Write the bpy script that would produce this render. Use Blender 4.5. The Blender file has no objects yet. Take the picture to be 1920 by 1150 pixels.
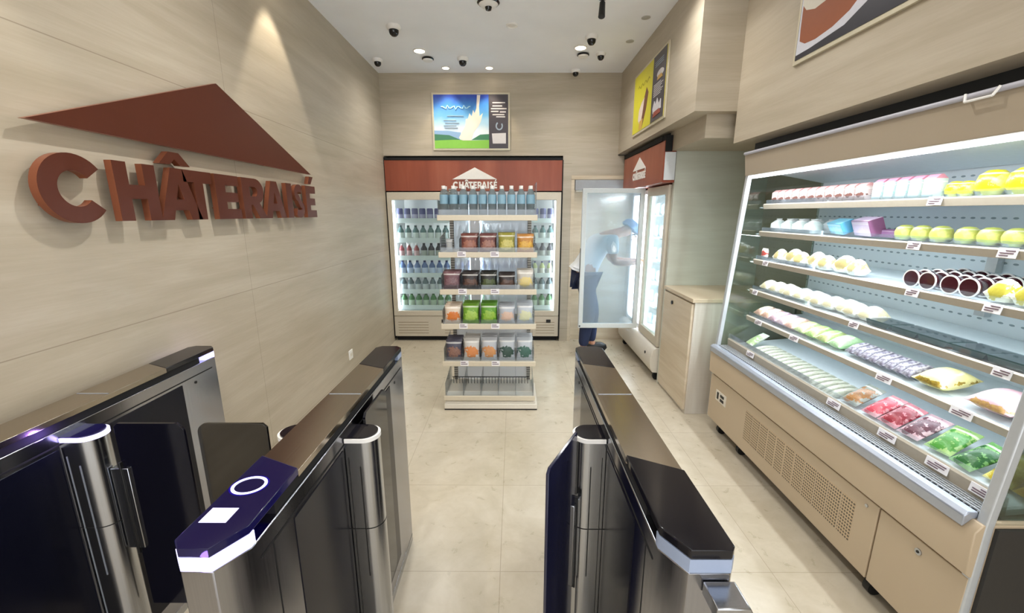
import bpy, bmesh, math, random
from mathutils import Vector, Matrix
from mathutils.geometry import tessellate_polygon
random.seed(7)
COL = bpy.context.scene.collection
SC = bpy.context.scene

# ------------------------------------------------------------------ materials
def lin(h):
    h = h.lstrip('#'); v = [int(h[i:i+2], 16)/255 for i in (0, 2, 4)]
    return tuple(c/12.92 if c <= .04045 else ((c+.055)/1.055)**2.4 for c in v) + (1,)
class NT:
    def __init__(s, name):
        s.m = bpy.data.materials.new(name); s.m.use_nodes = True
        s.n = s.m.node_tree.nodes; s.l = s.m.node_tree.links
        s.b = s.n['Principled BSDF']; s.out = s.n['Material Output']
    def N(s, t, **k):
        n = s.n.new(t)
        for a, v in k.items(): setattr(n, a, v)
        return n
    def put(s, sock, v):
        if hasattr(v, 'is_linked') or isinstance(v, bpy.types.NodeSocket): s.l.new(v, sock)
        else: sock.default_value = v
    def math(s, op, a, b=0., c=None):
        n = s.N('ShaderNodeMath', operation=op); s.put(n.inputs[0], a); s.put(n.inputs[1], b)
        if c is not None: s.put(n.inputs[2], c)
        return n.outputs[0]
    def mix(s, f, a, b):
        n = s.N('ShaderNodeMix', data_type='RGBA'); s.put(n.inputs[0], f); s.put(n.inputs[6], a); s.put(n.inputs[7], b)
        return n.outputs[2]
    def ramp(s, f, stops):
        n = s.N('ShaderNodeValToRGB'); e = n.color_ramp.elements
        while len(e) < len(stops): e.new(.5)
        for q, (p, c) in zip(e, stops): q.position = p; q.color = lin(c)
        s.l.new(f, n.inputs[0]); return n.outputs[0]
    def noise(s, vec, scale, detail=4, rough=.5, dist=0.):
        n = s.N('ShaderNodeTexNoise'); s.l.new(vec, n.inputs['Vector'])
        n.inputs['Scale'].default_value = scale; n.inputs['Detail'].default_value = detail
        n.inputs['Roughness'].default_value = rough; n.inputs['Distortion'].default_value = dist
        return n.outputs['Fac']
    def comb(s, x, y, z):
        n = s.N('ShaderNodeCombineXYZ')
        for i, v in enumerate((x, y, z)): s.put(n.inputs[i], v)
        return n.outputs[0]
    def pos(s):
        g = s.N('ShaderNodeNewGeometry'); x = s.N('ShaderNodeSeparateXYZ'); s.l.new(g.outputs['Position'], x.inputs[0])
        return x.outputs[0], x.outputs[1], x.outputs[2]
    def gen(s, which='Generated'):
        g = s.N('ShaderNodeTexCoord'); x = s.N('ShaderNodeSeparateXYZ'); s.l.new(g.outputs[which], x.inputs[0])
        return x.outputs[0], x.outputs[1], x.outputs[2]
    def line(s, v, off, per, half):
        """1 on a joint line every `per`"""
        a = s.math('DIVIDE', s.math('SUBTRACT', v, off), per)
        a = s.math('ABSOLUTE', s.math('SUBTRACT', s.math('FRACT', s.math('ADD', a, .5)), .5))
        return s.math('LESS_THAN', a, half/per)
_M = {}
def pm(name, col, rough=.5, metal=0., spec=.5, emit=None, es=1., trans=0., alpha=1., coat=0., bump=0., bscale=60.):
    if name in _M: return _M[name]
    t = NT(name); b = t.b
    b.inputs['Base Color'].default_value = lin(col); b.inputs['Roughness'].default_value = rough
    b.inputs['Metallic'].default_value = metal; b.inputs['Specular IOR Level'].default_value = spec
    b.inputs['Transmission Weight'].default_value = trans; b.inputs['Alpha'].default_value = alpha
    b.inputs['Coat Weight'].default_value = coat
    if emit: b.inputs['Emission Color'].default_value = lin(emit); b.inputs['Emission Strength'].default_value = es
    g = t.N('ShaderNodeTexCoord')
    nz = t.noise(g.outputs['Object'], bscale, 3)
    f = t.math('MULTIPLY', t.math('SUBTRACT', nz, .5), .12)
    hs = t.N('ShaderNodeHueSaturation'); hs.inputs['Color'].default_value = lin(col)
    t.l.new(t.math('ADD', f, 1.), hs.inputs['Value']); t.l.new(hs.outputs[0], b.inputs['Base Color'])
    if bump:
        bp = t.N('ShaderNodeBump'); bp.inputs['Strength'].default_value = bump; bp.inputs['Distance'].default_value = .004
        t.l.new(nz, bp.inputs['Height']); t.l.new(bp.outputs[0], b.inputs['Normal'])
    _M[name] = t.m; return t.m
def steel(name, col, rough, vertical=True):
    t = NT(name); b = t.b; x, y, z = t.pos()
    if vertical: v = t.comb(t.math('MULTIPLY', x, 400.), t.math('MULTIPLY', y, 400.), t.math('MULTIPLY', z, 3.))
    else: v = t.comb(t.math('MULTIPLY', x, 500.), t.math('MULTIPLY', y, 3.), t.math('MULTIPLY', z, 500.))
    nz = t.noise(v, 1., 2)
    b.inputs['Metallic'].default_value = 1.; b.inputs['Base Color'].default_value = lin(col)
    t.l.new(t.math('MULTIPLY_ADD', nz, .12, rough-.06), b.inputs['Roughness'])
    t.l.new(t.mix(nz, lin(col), tuple(c*.82 for c in lin(col)[:3])+(1,)), b.inputs['Base Color'])
    return t.m
def wall_material(name, tones, horiz=True, joints=True, stretch=1.):
    t = NT(name); x, y, z = t.pos()
    al = t.math('ADD', x, y)
    if horiz: v = t.comb(t.math('MULTIPLY', al, 1.1*stretch), t.math('MULTIPLY', z, 10.), 0.)
    else: v = t.comb(t.math('MULTIPLY', z, 1.1), t.math('MULTIPLY', al, 17.), 0.)
    big = t.noise(v, 1., 5, .62, .35)
    v2 = t.comb(t.math('MULTIPLY', al, 5.), t.math('MULTIPLY', z, 110.), 3.)
    fine = t.noise(v2, 1., 3, .6, .2)
    f = t.math('MULTIPLY_ADD', fine, .2, t.math('MULTIPLY', big, .84))
    c = t.ramp(f, [(.34, tones[0]), (.52, tones[1]), (.68, tones[2])])
    if joints:
        j = t.math('MAXIMUM', t.line(z, 1.13, .97, .0018), t.line(al, .83, 2.4, .0014))
        c = t.mix(t.math('MULTIPLY', j, .5), c, lin('6d5c48'))
    t.l.new(c, t.b.inputs['Base Color']); t.b.inputs['Roughness'].default_value = .42
    return t.m
M_WALL = wall_material('wall_laminate', ['a99d88', 'b3a793', 'bdb29f'])
M_WALLN = wall_material('wall_laminate_plain', ['a99d88', 'b3a793', 'bdb29f'], joints=False)
M_WALLP = wall_material('pale_laminate', ['bcbcae', 'c2c3b5', 'c8cabd'], joints=False)
M_CAB = wall_material('cabinet_laminate', ['c0ae92', 'cdbda3', 'd8cab4'], joints=False)
M_CABL = wall_material('cabinet_end_laminate', ['c6bdaf', 'cec6b9', 'd5cfc3'], horiz=False, joints=False)
def floor_material():
    t = NT('floor_tiles'); x, y, z = t.pos(); v = t.comb(x, y, 0.)
    a = t.noise(v, 2.2, 8, .62, 1.2); b = t.noise(v, 14., 6, .6, .6)
    f = t.math('MULTIPLY_ADD', b, .35, t.math('MULTIPLY', a, .7))
    ix = t.math('FLOOR', t.math('DIVIDE', t.math('ADD', x, .058), .6)); iy = t.math('FLOOR', t.math('DIVIDE', t.math('SUBTRACT', y, 1.541), .6))
    wn = t.N('ShaderNodeTexWhiteNoise', noise_dimensions='2D'); t.l.new(t.comb(ix, iy, 0.), wn.inputs['Vector'])
    f = t.math('ADD', f, t.math('MULTIPLY', t.math('SUBTRACT', wn.outputs['Value'], .5), .06))
    c = t.ramp(f, [(.34, 'b3a891'), (.52, 'c0b5a0'), (.7, 'cbc1ae')])
    j = t.math('MAXIMUM', t.line(x, -.058, .6, .0016), t.line(y, 1.541, .6, .0016))
    c = t.mix(t.math('MULTIPLY', j, .55), c, lin('8b7c63'))
    t.l.new(c, t.b.inputs['Base Color'])
    t.l.new(t.math('MULTIPLY_ADD', b, .15, .22), t.b.inputs['Roughness'])
    t.b.inputs['Specular IOR Level'].default_value = .45
    return t.m
M_FLOOR = floor_material()
M_CEIL = pm('ceiling_paint', 'f3f4f7', .85, bscale=3)
M_STEEL = steel('brushed_steel', 'b9bcc2', .2)
M_MIRROR = steel('polished_steel', 'a8a9b0', .2)
M_TOPPL = steel('bronze_top_steel', 'b3a899', .2, False)
M_GLREFL = pm('dark_inset_and_reflection', '0f101c', .22, 0, .2, bscale=2)
M_BLKTOP = pm('black_top_glass', '16151a', .1, 0, .4, bscale=2)
M_BLKGLOW = pm('reader_glass_added_glow', '16151a', .1, 0, .4, emit='1d0ab0', es=.09, bscale=2)  # even violet emission stands in for LED light spilling onto the caps
M_BLACK = pm('black_plastic', '141414', .45)
M_DOME = pm('camera_dome_black', '151517', .12)
M_WHITE = pm('white_plastic', 'ece9e4', .4)
M_OFFW = pm('warm_white_enamel', 'd9d2c4', .35)
M_FRZB = pm('freezer_beige_enamel', 'b9a68b', .38, bscale=2)
M_FRZG = pm('freezer_groove', '8d7b60', .5)
M_GREYR = pm('freezer_rim_grey', 'aab0bb', .25, .5)
M_POST = pm('freezer_post_grey', 'bfc3c6', .3, .3)
M_FASC = pm('freezer_fascia', 'a89a86', .4, bscale=2)
M_SHW = pm('freezer_shelf_white', 'e6eff2', .35)
M_STRIP = pm('price_strip_beige', 'a99f8e', .4)
M_BROWN = pm('copper_brown_sign', '5e2e1e', .36, .45, bscale=4)
M_BROWNS = pm('copper_brown_lit_side', '94583e', .35, .5)  # brightness of the lit letter edges put into a lighter copper
M_WOODR = None
def red_wood():
    t = NT('red_brown_header'); x, y, z = t.pos()
    n = t.noise(t.comb(t.math('MULTIPLY', t.math('ADD', x, y), 4.), 0., t.math('MULTIPLY', z, .4)), 1., 4, .6)
    t.l.new(t.ramp(n, [(.3, '7d3a24'), (.5, '91472e'), (.7, 'a15a40')]), t.b.inputs['Base Color']); t.b.inputs['Roughness'].default_value = .35
    return t.m
M_WOODR = red_wood()
M_FRAME = pm('fridge_frame', 'cdc3b0', .35, .1)
M_FRIDGEW = pm('fridge_inner_white', 'f6f7f8', .4)
M_BLKGAP = pm('black_gap', '060505', .8)
M_SHUT = pm('shutter_grey', '9b9b9b', .5)
M_TAG = pm('tag_white', 'e9e6e8', .4); M_TAGINK = pm('tag_ink', '6b5560', .5)
M_LED = pm('led_white', 'ffffff', .4, emit='eaf2ff', es=9.)
M_LEDS = pm('led_soft', 'ffffff', .4, emit='e6f0ff', es=5.)
M_LEDB = pm('led_violet', 'ffffff', .4, emit='b4b0ff', es=1.7)
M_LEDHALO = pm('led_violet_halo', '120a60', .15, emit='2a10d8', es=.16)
M_LEDOFF = pm('led_diffuser_off', '9aa7c0', .35)
M_SCREEN = pm('small_display', 'dcd8ff', .3, emit='d9d5f5', es=.7)
M_LAMP = pm('lamp_lit', 'fff8e8', .4, emit='fff1d6', es=14.)
def mixed(name, build):
    t = NT(name); build(t); return t.m
def glass_mat(name, tint, fog=0., refl=.08, rough=.02, fogcol='dfe9ee'):
    t = NT(name); tr = t.N('ShaderNodeBsdfTransparent'); tr.inputs[0].default_value = lin(tint)
    gl = t.N('ShaderNodeBsdfGlossy'); gl.inputs['Roughness'].default_value = rough
    g = t.N('ShaderNodeTexCoord'); nz = t.noise(g.outputs['Object'], 2., 2)
    lw = t.N('ShaderNodeLayerWeight'); lw.inputs[0].default_value = .18
    f = t.math('ADD', t.math('MULTIPLY', lw.outputs['Fresnel'], .8), t.math('MULTIPLY', nz, refl))
    m = t.N('ShaderNodeMixShader'); t.l.new(f, m.inputs[0]); t.l.new(tr.outputs[0], m.inputs[1]); t.l.new(gl.outputs[0], m.inputs[2])
    o = m.outputs[0]
    if fog:
        d = t.N('ShaderNodeBsdfDiffuse'); d.inputs[0].default_value = lin(fogcol)
        tl = t.N('ShaderNodeBsdfTranslucent'); tl.inputs[0].default_value = lin(fogcol)
        a = t.N('ShaderNodeMixShader'); a.inputs[0].default_value = .6; t.l.new(d.outputs[0], a.inputs[1]); t.l.new(tl.outputs[0], a.inputs[2])
        m2 = t.N('ShaderNodeMixShader'); m2.inputs[0].default_value = fog; t.l.new(o, m2.inputs[1]); t.l.new(a.outputs[0], m2.inputs[2]); o = m2.outputs[0]
    t.l.new(o, t.out.inputs[0]); return t.m
M_GLASS = glass_mat('clear_glass', 'f3f8f6', refl=.04)
M_GLASSG = glass_mat('end_panel_glass', 'dfe9e4', refl=.12)
M_ACRYL = glass_mat('acrylic_divider', 'f4f7f9', .07, .10, fogcol='c9d2dc')
M_SMOKE = glass_mat('smoked_wing_glass', '322e40', .0, .25, .05)
M_BLKW = pm('black_wing_glass', '0c0c16', .08, 0, .5, bscale=3)
M_NAVY = pm('navy_wing_glass', '20213a', .1, 0, .6, bscale=3)
def fog_mat():
    """condensation on the opened door: a fine rough sheet that scatters what is seen through it"""
    t = NT('fogged_glass'); g = t.N('ShaderNodeTexCoord')
    n = t.noise(g.outputs['Object'], 3.5, 2, .5, 0.)
    rf = t.N('ShaderNodeBsdfRefraction'); rf.inputs['IOR'].default_value = 1.06; rf.inputs['Color'].default_value = lin('f4f9fc')
    rf.inputs['Roughness'].default_value = .27
    tr = t.N('ShaderNodeBsdfTransparent'); tr.inputs[0].default_value = lin('f0f7fb')
    a = t.N('ShaderNodeMixShader'); a.inputs[0].default_value = .4; t.l.new(rf.outputs[0], a.inputs[1]); t.l.new(tr.outputs[0], a.inputs[2])
    d = t.N('ShaderNodeBsdfDiffuse'); d.inputs[0].default_value = lin('bcd3e2')
    tl = t.N('ShaderNodeBsdfTranslucent'); tl.inputs[0].default_value = lin('cfe3f0')
    b = t.N('ShaderNodeMixShader'); b.inputs[0].default_value = .5; t.l.new(d.outputs[0], b.inputs[1]); t.l.new(tl.outputs[0], b.inputs[2])
    m = t.N('ShaderNodeMixShader'); m.inputs[0].default_value = .24; t.l.new(a.outputs[0], m.inputs[1]); t.l.new(b.outputs[0], m.inputs[2])
    gl = t.N('ShaderNodeBsdfGlossy'); gl.inputs['Roughness'].default_value = .12
    m2 = t.N('ShaderNodeMixShader'); m2.inputs[0].default_value = .08; t.l.new(m.outputs[0], m2.inputs[1]); t.l.new(gl.outputs[0], m2.inputs[2])
    t.l.new(m2.outputs[0], t.out.inputs[0]); return t.m
M_FOG = fog_mat()
def perf_mat(name, base, hole, ax, px, pz, r, lo=-9, hi=9, zlo=-9, zhi=9, slot=1.):
    """perforated sheet: small dark holes in a regular grid"""
    t = NT(name); P = t.pos(); u = P[ax]; z = P[2]
    def cell(v, p): return t.math('MULTIPLY', t.math('SUBTRACT', t.math('FRACT', t.math('DIVIDE', v, p)), .5), p)
    du = t.math('DIVIDE', cell(u, px), slot); dz = cell(z, pz)
    d = t.math('SQRT', t.math('ADD', t.math('MULTIPLY', du, du), t.math('MULTIPLY', dz, dz)))
    f = t.math('LESS_THAN', d, r)
    f = t.math('MULTIPLY', f, t.math('GREATER_THAN', z, zlo)); f = t.math('MULTIPLY', f, t.math('LESS_THAN', z, zhi))
    t.l.new(t.mix(f, lin(base), lin(hole)), t.b.inputs['Base Color']); t.b.inputs['Roughness'].default_value = .4
    return t.m
M_PERFRACK = perf_mat('perforated_upright', 'a9a59c', '4b4842', 2, .02, .02, .0045)
M_PERFBACK = perf_mat('freezer_perforated_back', 'e4eef2', '8fa0a6', 1, .04, .06, .0042, slot=2.4)
def food(name, base, a, b=None, lo=.25, hi=.75, rough=.3, blot=1.):
    """printed pouch / carton: base colour with a food-coloured picture in the middle (Generated coordinates)"""
    if name in _M: return _M[name]
    t = NT(name); gx, gy, gz = t.gen(); b = b or a
    g = t.N('ShaderNodeTexCoord'); n = t.noise(g.outputs['Object'], 45., 4, .6); n2 = t.noise(g.outputs['Object'], 110., 2)
    dx = t.math('MULTIPLY', t.math('SUBTRACT', gx, .5), 2.1)
    dz = t.math('DIVIDE', t.math('SUBTRACT', gz, (lo+hi)/2), (hi-lo)/2)
    r = t.math('ADD', t.math('MULTIPLY', dx, dx), t.math('MULTIPLY', dz, dz))
    r = t.math('ADD', r, t.math('MULTIPLY', t.math('SUBTRACT', n, .5), 3.6*blot))
    c = t.mix(t.math('LESS_THAN', r, .8), lin(base), t.mix(n2, lin(a), lin(b)))
    band = t.math('MULTIPLY', t.math('GREATER_THAN', gz, .80), t.math('LESS_THAN', gz, .87))
    c = t.mix(t.math('MULTIPLY', band, .45), c, lin('f2efe6'))
    t.l.new(c, t.b.inputs['Base Color']); t.b.inputs['Roughness'].default_value = rough
    bp = t.N('ShaderNodeBump'); bp.inputs['Strength'].default_value = .5; bp.inputs['Distance'].default_value = .004
    t.l.new(n, bp.inputs['Height']); t.l.new(bp.outputs[0], t.b.inputs['Normal'])
    _M[name] = t.m; return t.m

# ------------------------------------------------------------------ mesh helpers
class MB:
    def __init__(s): s.v = []; s.f = []; s.mi = []; s.sm = []
    def add(s, vs, fs, mi=0, smooth=False):
        o = len(s.v); s.v += [tuple(v) for v in vs]
        for f in fs: s.f.append([o+i for i in f]); s.mi.append(mi); s.sm.append(smooth)
        return s
    def box(s, x0, x1, y0, y1, z0, z1, mi=0):
        v = [(x, y, z) for x in (x0, x1) for y in (y0, y1) for z in (z0, z1)]
        return s.add(v, [(0, 1, 3, 2), (4, 6, 7, 5), (0, 4, 5, 1), (2, 3, 7, 6), (0, 2, 6, 4), (1, 5, 7, 3)], mi)
    def prism(s, loops, axis, a, b, mi=0, side=None, smooth=False):
        """loops: list of 2-D loops (outer, holes). axis x: (y,z); y: (x,z); z: (x,y)"""
        if loops and not isinstance(loops[0][0], (list, tuple)): loops = [loops]
        def p3(p, t): return (t, p[0], p[1]) if axis == 'x' else ((p[0], t, p[1]) if axis == 'y' else (p[0], p[1], t))
        flat = [p for l in loops for p in l]; n = len(flat)
        tri = tessellate_polygon([[Vector((p[0], p[1], 0)) for p in l] for l in loops])
        s.add([p3(p, a) for p in flat] + [p3(p, b) for p in flat], [t for t in tri] + [tuple(n+i for i in reversed(t)) for t in tri], mi)
        o = 0
        for l in loops:
            m = len(l); vs = [p3(p, a) for p in l] + [p3(p, b) for p in l]
            s.add(vs, [(i, (i+1) % m, m+(i+1) % m, m+i) for i in range(m)], mi if side is None else side, smooth)
        return s
    def cyl(s, p0, p1, r0, r1=None, n=14, mi=0, caps=True):
        r1 = r0 if r1 is None else r1; p0 = Vector(p0); p1 = Vector(p1); d = (p1-p0).normalized()
        u = d.orthogonal().normalized(); w = d.cross(u); vs = []
        for p, r in ((p0, r0), (p1, r1)):
            for i in range(n):
                a = 2*math.pi*i/n; vs.append(p + (u*math.cos(a)+w*math.sin(a))*r)
        s.add(vs, [(i, (i+1) % n, n+(i+1) % n, n+i) for i in range(n)], mi, True)
        if caps: s.add(vs, [tuple(range(n))[::-1], tuple(range(n, 2*n))], mi)
        return s
    def lathe(s, prof, c=(0, 0, 0), n=20, mi=0, sx=1., sy=1.):
        vs = []; k = len(prof)
        for i in range(n):
            a = 2*math.pi*i/n
            for r, z in prof: vs.append((c[0]+r*math.cos(a)*sx, c[1]+r*math.sin(a)*sy, c[2]+z))
        fs = [(i*k+j, ((i+1) % n)*k+j, ((i+1) % n)*k+j+1, i*k+j+1) for i in range(n) for j in range(k-1)]
        return s.add(vs, fs, mi, True)
    def tube(s, pts, r, n=8, mi=0):
        for a, b in zip(pts, pts[1:]): s.cyl(a, b, r, n=n, mi=mi)
        return s
    def pillow(s, w, d, h, mi=0, crimp=.08, nx=12, nz=14, seed=0, p=2.6):
        """standing bag: width w (x), depth d (y), height h (z) from z=0, crimped flat seams at top and bottom"""
        rnd = random.Random(seed); vs = []
        for sgn in (-1, 1):
            for j in range(nz+1):
                v = j/nz; vv = abs(2*v-1)
                tv = max(0, 1-(vv/(1-crimp))**p) if vv < 1-crimp else 0
                for i in range(nx+1):
                    u = i/nx; uu = abs(2*u-1); tu = max(0, 1-uu**p)
                    t = (tv*tu)**.6
                    x = (u-.5)*w*(1-.05*tv); wr = rnd.uniform(-.04, .04)*d*(t > .05)
                    vs.append((x, sgn*(d/2*t)+wr*.5 + sgn*.0007, v*h))
        k = (nx+1)*(nz+1); fs = []
        for j in range(nz):
            for i in range(nx):
                a = j*(nx+1)+i; fs.append((a, a+1, a+nx+2, a+nx+1)); b = a+k; fs.append((b, b+nx+1, b+nx+2, b+1))
        for j in range(nz):
            a = j*(nx+1); fs.append((a, a+nx+1, k+a+nx+1, k+a)); a += nx; fs.append((a, k+a, k+a+nx+1, a+nx+1))
        for i in range(nx):
            fs.append((i, k+i, k+i+1, i+1)); a = nz*(nx+1)+i; fs.append((a, a+1, k+a+1, k+a))
        return s.add(vs, fs, mi, True)
    def turn(s, mat, start=0):
        for i in range(start, len(s.v)): s.v[i] = tuple(mat @ Vector(s.v[i]))
        return s
    def build(s, name, mats, parent=None, bevel=0., loc=None, sharp=40):
        if not isinstance(mats, (list, tuple)): mats = [mats]
        off = parent.location if parent else Vector((0, 0, 0))
        gp = parent.parent if parent else None
        while gp: off = off + gp.location; gp = gp.parent
        if loc: off = Vector(loc)
        me = bpy.data.meshes.new(name); me.from_pydata([tuple(Vector(v)-off) for v in s.v], [], s.f)
        for m in mats: me.materials.append(m)
        me.polygons.foreach_set('material_index', s.mi); me.polygons.foreach_set('use_smooth', s.sm)
        bm = bmesh.new(); bm.from_mesh(me); bmesh.ops.remove_doubles(bm, verts=bm.verts, dist=1e-5)
        bmesh.ops.recalc_face_normals(bm, faces=bm.faces); bm.to_mesh(me); bm.free()
        me.set_sharp_from_angle(angle=math.radians(sharp))
        o = bpy.data.objects.new(name, me); COL.objects.link(o)
        if parent: o.parent = parent
        elif loc: o.location = loc
        if bevel:
            b = o.modifiers.new('bevel', 'BEVEL'); b.width = bevel; b.segments = 2; b.limit_method = 'ANGLE'; b.angle_limit = math.radians(50)
        return o
def tag(o, label, cat=None, group=None, kind=None):
    if label: o['label'] = label
    if cat: o['category'] = cat
    if group: o['group'] = group
    if kind: o['kind'] = kind
    return o
def thing(name, label, cat, loc=(0, 0, 0), rz=0., group=None):
    o = bpy.data.objects.new(name, None); COL.objects.link(o); o.location = loc; o.rotation_euler[2] = rz
    o.empty_display_size = .05
    return tag(o, label, cat, group)
def struct(o): o['kind'] = 'structure'; return o
def copy_tree(o, parent=None, kids=None):
    c = o.copy(); COL.objects.link(c)
    if parent: c.parent = parent
    for ch in list(o.children): copy_tree(ch, c)
    return c
class Kind:
    """hands out the prototype the first time, copies afterwards"""
    def __init__(s, proto): s.p = proto; s.used = False
    def put(s, loc, rz=0., label=None, group=None, sc=1., rot=None):
        if s.used: o = copy_tree(s.p)
        else: o = s.p; s.used = True
        o.location = loc; o.rotation_euler = rot or (0, 0, rz); o.scale = (sc, sc, sc) if not isinstance(sc, tuple) else sc
        if label: o['label'] = label
        if group: o['group'] = group
        elif 'group' in o and s.p is not o: del o['group']
        return o
ORD = 'first second third fourth fifth sixth seventh eighth ninth tenth eleventh twelfth thirteenth fourteenth fifteenth sixteenth seventeenth eighteenth'.split()

# ------------------------------------------------------------------ lettering
def arc(cx, cy, rx, ry, a0, a1, n):
    return [(cx+rx*math.cos(math.radians(a0+(a1-a0)*i/n)), cy+ry*math.sin(math.radians(a0+(a1-a0)*i/n))) for i in range(n+1)]
def stroke(pts, w):
    L = []; R = []
    for i, p in enumerate(pts):
        a = pts[max(0, i-1)]; b = pts[min(len(pts)-1, i+1)]; dx, dy = b[0]-a[0], b[1]-a[1]; l = math.hypot(dx, dy)
        nx, ny = -dy/l*w/2, dx/l*w/2; L.append((p[0]+nx, p[1]+ny)); R.append((p[0]-nx, p[1]-ny))
    return L + R[::-1]
def glyph(ch):
    """list of shapes (each a list of loops) in a box 1 wide, 1 high"""
    if ch == 'C': return [[arc(.5, .5, .5, .52, 38, 322, 36) + arc(.5, .5, .25, .27, 322, 38, 36)]]
    if ch == 'H': return [[[(0, 0), (.31, 0), (.31, .38), (.69, .38), (.69, 0), (1, 0), (1, 1), (.69, 1), (.69, .62), (.31, .62), (.31, 1), (0, 1)]]]
    A = [[(0, 0), (.36, 1), (.64, 1), (1, 0), (.72, 0), (.66, .19), (.34, .19), (.28, 0)], [(.41, .4), (.59, .4), (.5, .7)]]
    if ch == 'A': return [A]
    if ch == 'Â': return [A, [[(.14, 1.06), (.38, 1.3), (.62, 1.3), (.86, 1.06), (.62, 1.06), (.5, 1.17), (.38, 1.06)]]]
    if ch == 'T': return [[[(.34, 0), (.66, 0), (.66, .76), (1, .76), (1, 1), (0, 1), (0, .76), (.34, .76)]]]
    E = [[(0, 0), (1, 0), (1, .23), (.4, .23), (.4, .39), (.92, .39), (.92, .61), (.4, .61), (.4, .77), (1, .77), (1, 1), (0, 1)]]
    if ch == 'E': return [E]
    if ch == 'É': return [E, [[(.3, 1.06), (.5, 1.3), (.9, 1.3), (.6, 1.06)]]]
    if ch == 'I': return [[[(0, 0), (1, 0), (1, 1), (0, 1)]]]
    if ch == 'R': return [[[(0, 0), (.32, 0), (.32, .34), (.42, .34), (.66, 0), (1.04, 0), (.72, .4)] + arc(.6, .69, .36, .31, -62, 90, 12) + [(0, 1)], [(.32, .55), (.32, .79)] + arc(.54, .67, .12, .12, 90, -90, 8)]]
    if ch == 'S':
        c = arc(.52, .74, .32, .15, 35, 250, 14) + [(.5, .5)] + arc(.48, .27, .34, .16, 70, -145, 14)
        return [[stroke(c, .23)]]
LAY = [('C', 0, .119), ('H', .134, .236), ('Â', .239, .364), ('T', .322+.02, .42), ('E', .428, .528), ('R', .542, .655), ('A', .652, .775), ('I', .79, .828), ('S', .838, .918), ('É', .93, 1.)]
def logo(place, parent, W, h, mat, mside, depth, axis, t0, gap=.42, apex=.5, roofh=1.58, roofd=None, letter='letter', sgn=1):
    """place(u,z): maps text coordinates (0..W, 0..) to the 2-D plane; separate letters + roof"""
    made = []
    ws = [('C', 0., 1.05), ('H', 1.14, .85), ('Â', 2.03, 1.02), ('T', 2.86, .82), ('E', 3.78, .66), ('R', 4.56, .78), ('A', 5.3, 1.), ('I', 6.38, .28), ('S', 6.76, .7), ('É', 7.56, .62)]
    tot = 8.18
    for ch, x0, w in ws:
        mb = MB()
        for shp in glyph(ch):
            loops = [[place((x0+p[0]*w)*W/tot, p[1]*h) for p in l] for l in shp]
            mb.prism(loops, axis, t0, t0+sgn*depth, 0, 1)
        made.append(mb.build(letter, [mat, mside], parent))
    mb = MB(); z0 = h*(1+gap)
    mb.prism([[place(-.01*W, z0), place(W*1.0, z0), place(W*apex, z0+h*roofh)]], axis, t0, t0+sgn*(roofd or depth), 0, 1)
    made.append(mb.build('roof_emblem', [mat, mside], parent))
    return made

# ------------------------------------------------------------------ camera
f_px, pitch, yaw = 780., math.atan(175/780), math.atan(3/780)
cd = bpy.data.cameras.new('camera'); cam = bpy.data.objects.new('camera', cd); COL.objects.link(cam); SC.camera = cam
cam.location = (0, 0, 1.55); cam.rotation_euler = (math.pi/2-pitch, 0, yaw)
cd.sensor_width = 36.; cd.lens = f_px/1920*36; cd.clip_start = .05; cd.clip_end = 60

# ------------------------------------------------------------------ room shell
ZC = 3.04; YB = 4.97; XL = -1.475; XR = 2.12; Y0 = -2.2
struct(MB().box(XL-.1, XR+.1, Y0, 6.3, -.08, 0).build('floor', M_FLOOR))
struct(MB().box(XL-.1, XR+.1, Y0, 6.3, ZC, ZC+.08).build('ceiling', M_CEIL))
struct(MB().box(XL-.12, XL, Y0, 6.3, 0, ZC).build('wall_left', M_WALL))
struct(MB().box(XR, XR+.12, Y0, 6.3, 0, ZC).build('wall_right', M_WALL))
w = MB().box(XL, 1.18, YB, YB+.09, 2.185, ZC).box(.585, .66, YB, 5.75, 0, 2.185).box(.66, XR, YB, YB+.09, 1.97, 2.185).box(1.40, XR, YB, YB+.09, 0, 1.97)
struct(w.build('wall_back', M_WALLN))
struct(MB().box(XL, XR, 5.75, 5.85, 0, 2.3).box(XL, .585, YB+.09, 5.75, 2.185, 2.25).build('wall_niche', M_BLKGAP))
# bulkhead above the side fridge, stepped box, bulkhead above the freezer
struct(MB().box(1.18, XR, 2.93, YB+.09, 2.2, ZC).build('wall_bulkhead', M_WALLN))
struct(MB().box(1.30, XR, 3.02, 3.67, 2.05, 2.2).build('wall_bulkhead_step', M_WALLN))
struct(MB().box(1.455, 1.60, Y0, 2.93, 2.0, ZC).build('wall_above_freezer', M_WALLN))
struct(MB().box(1.60, 1.66, Y0, 2.93, 1.93, 2.3).box(1.30, XR, 3.70, YB, 2.185, 2.2).build('dark_void_panel', pm('void_shade_dark', '1b2126', .5)))  # dark sheets stand in for the shaded void above the freezer
struct(MB().box(1.345, XR, 3.63, 3.67, 0, 2.05).build('wall_partition', M_WALLP))
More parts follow.
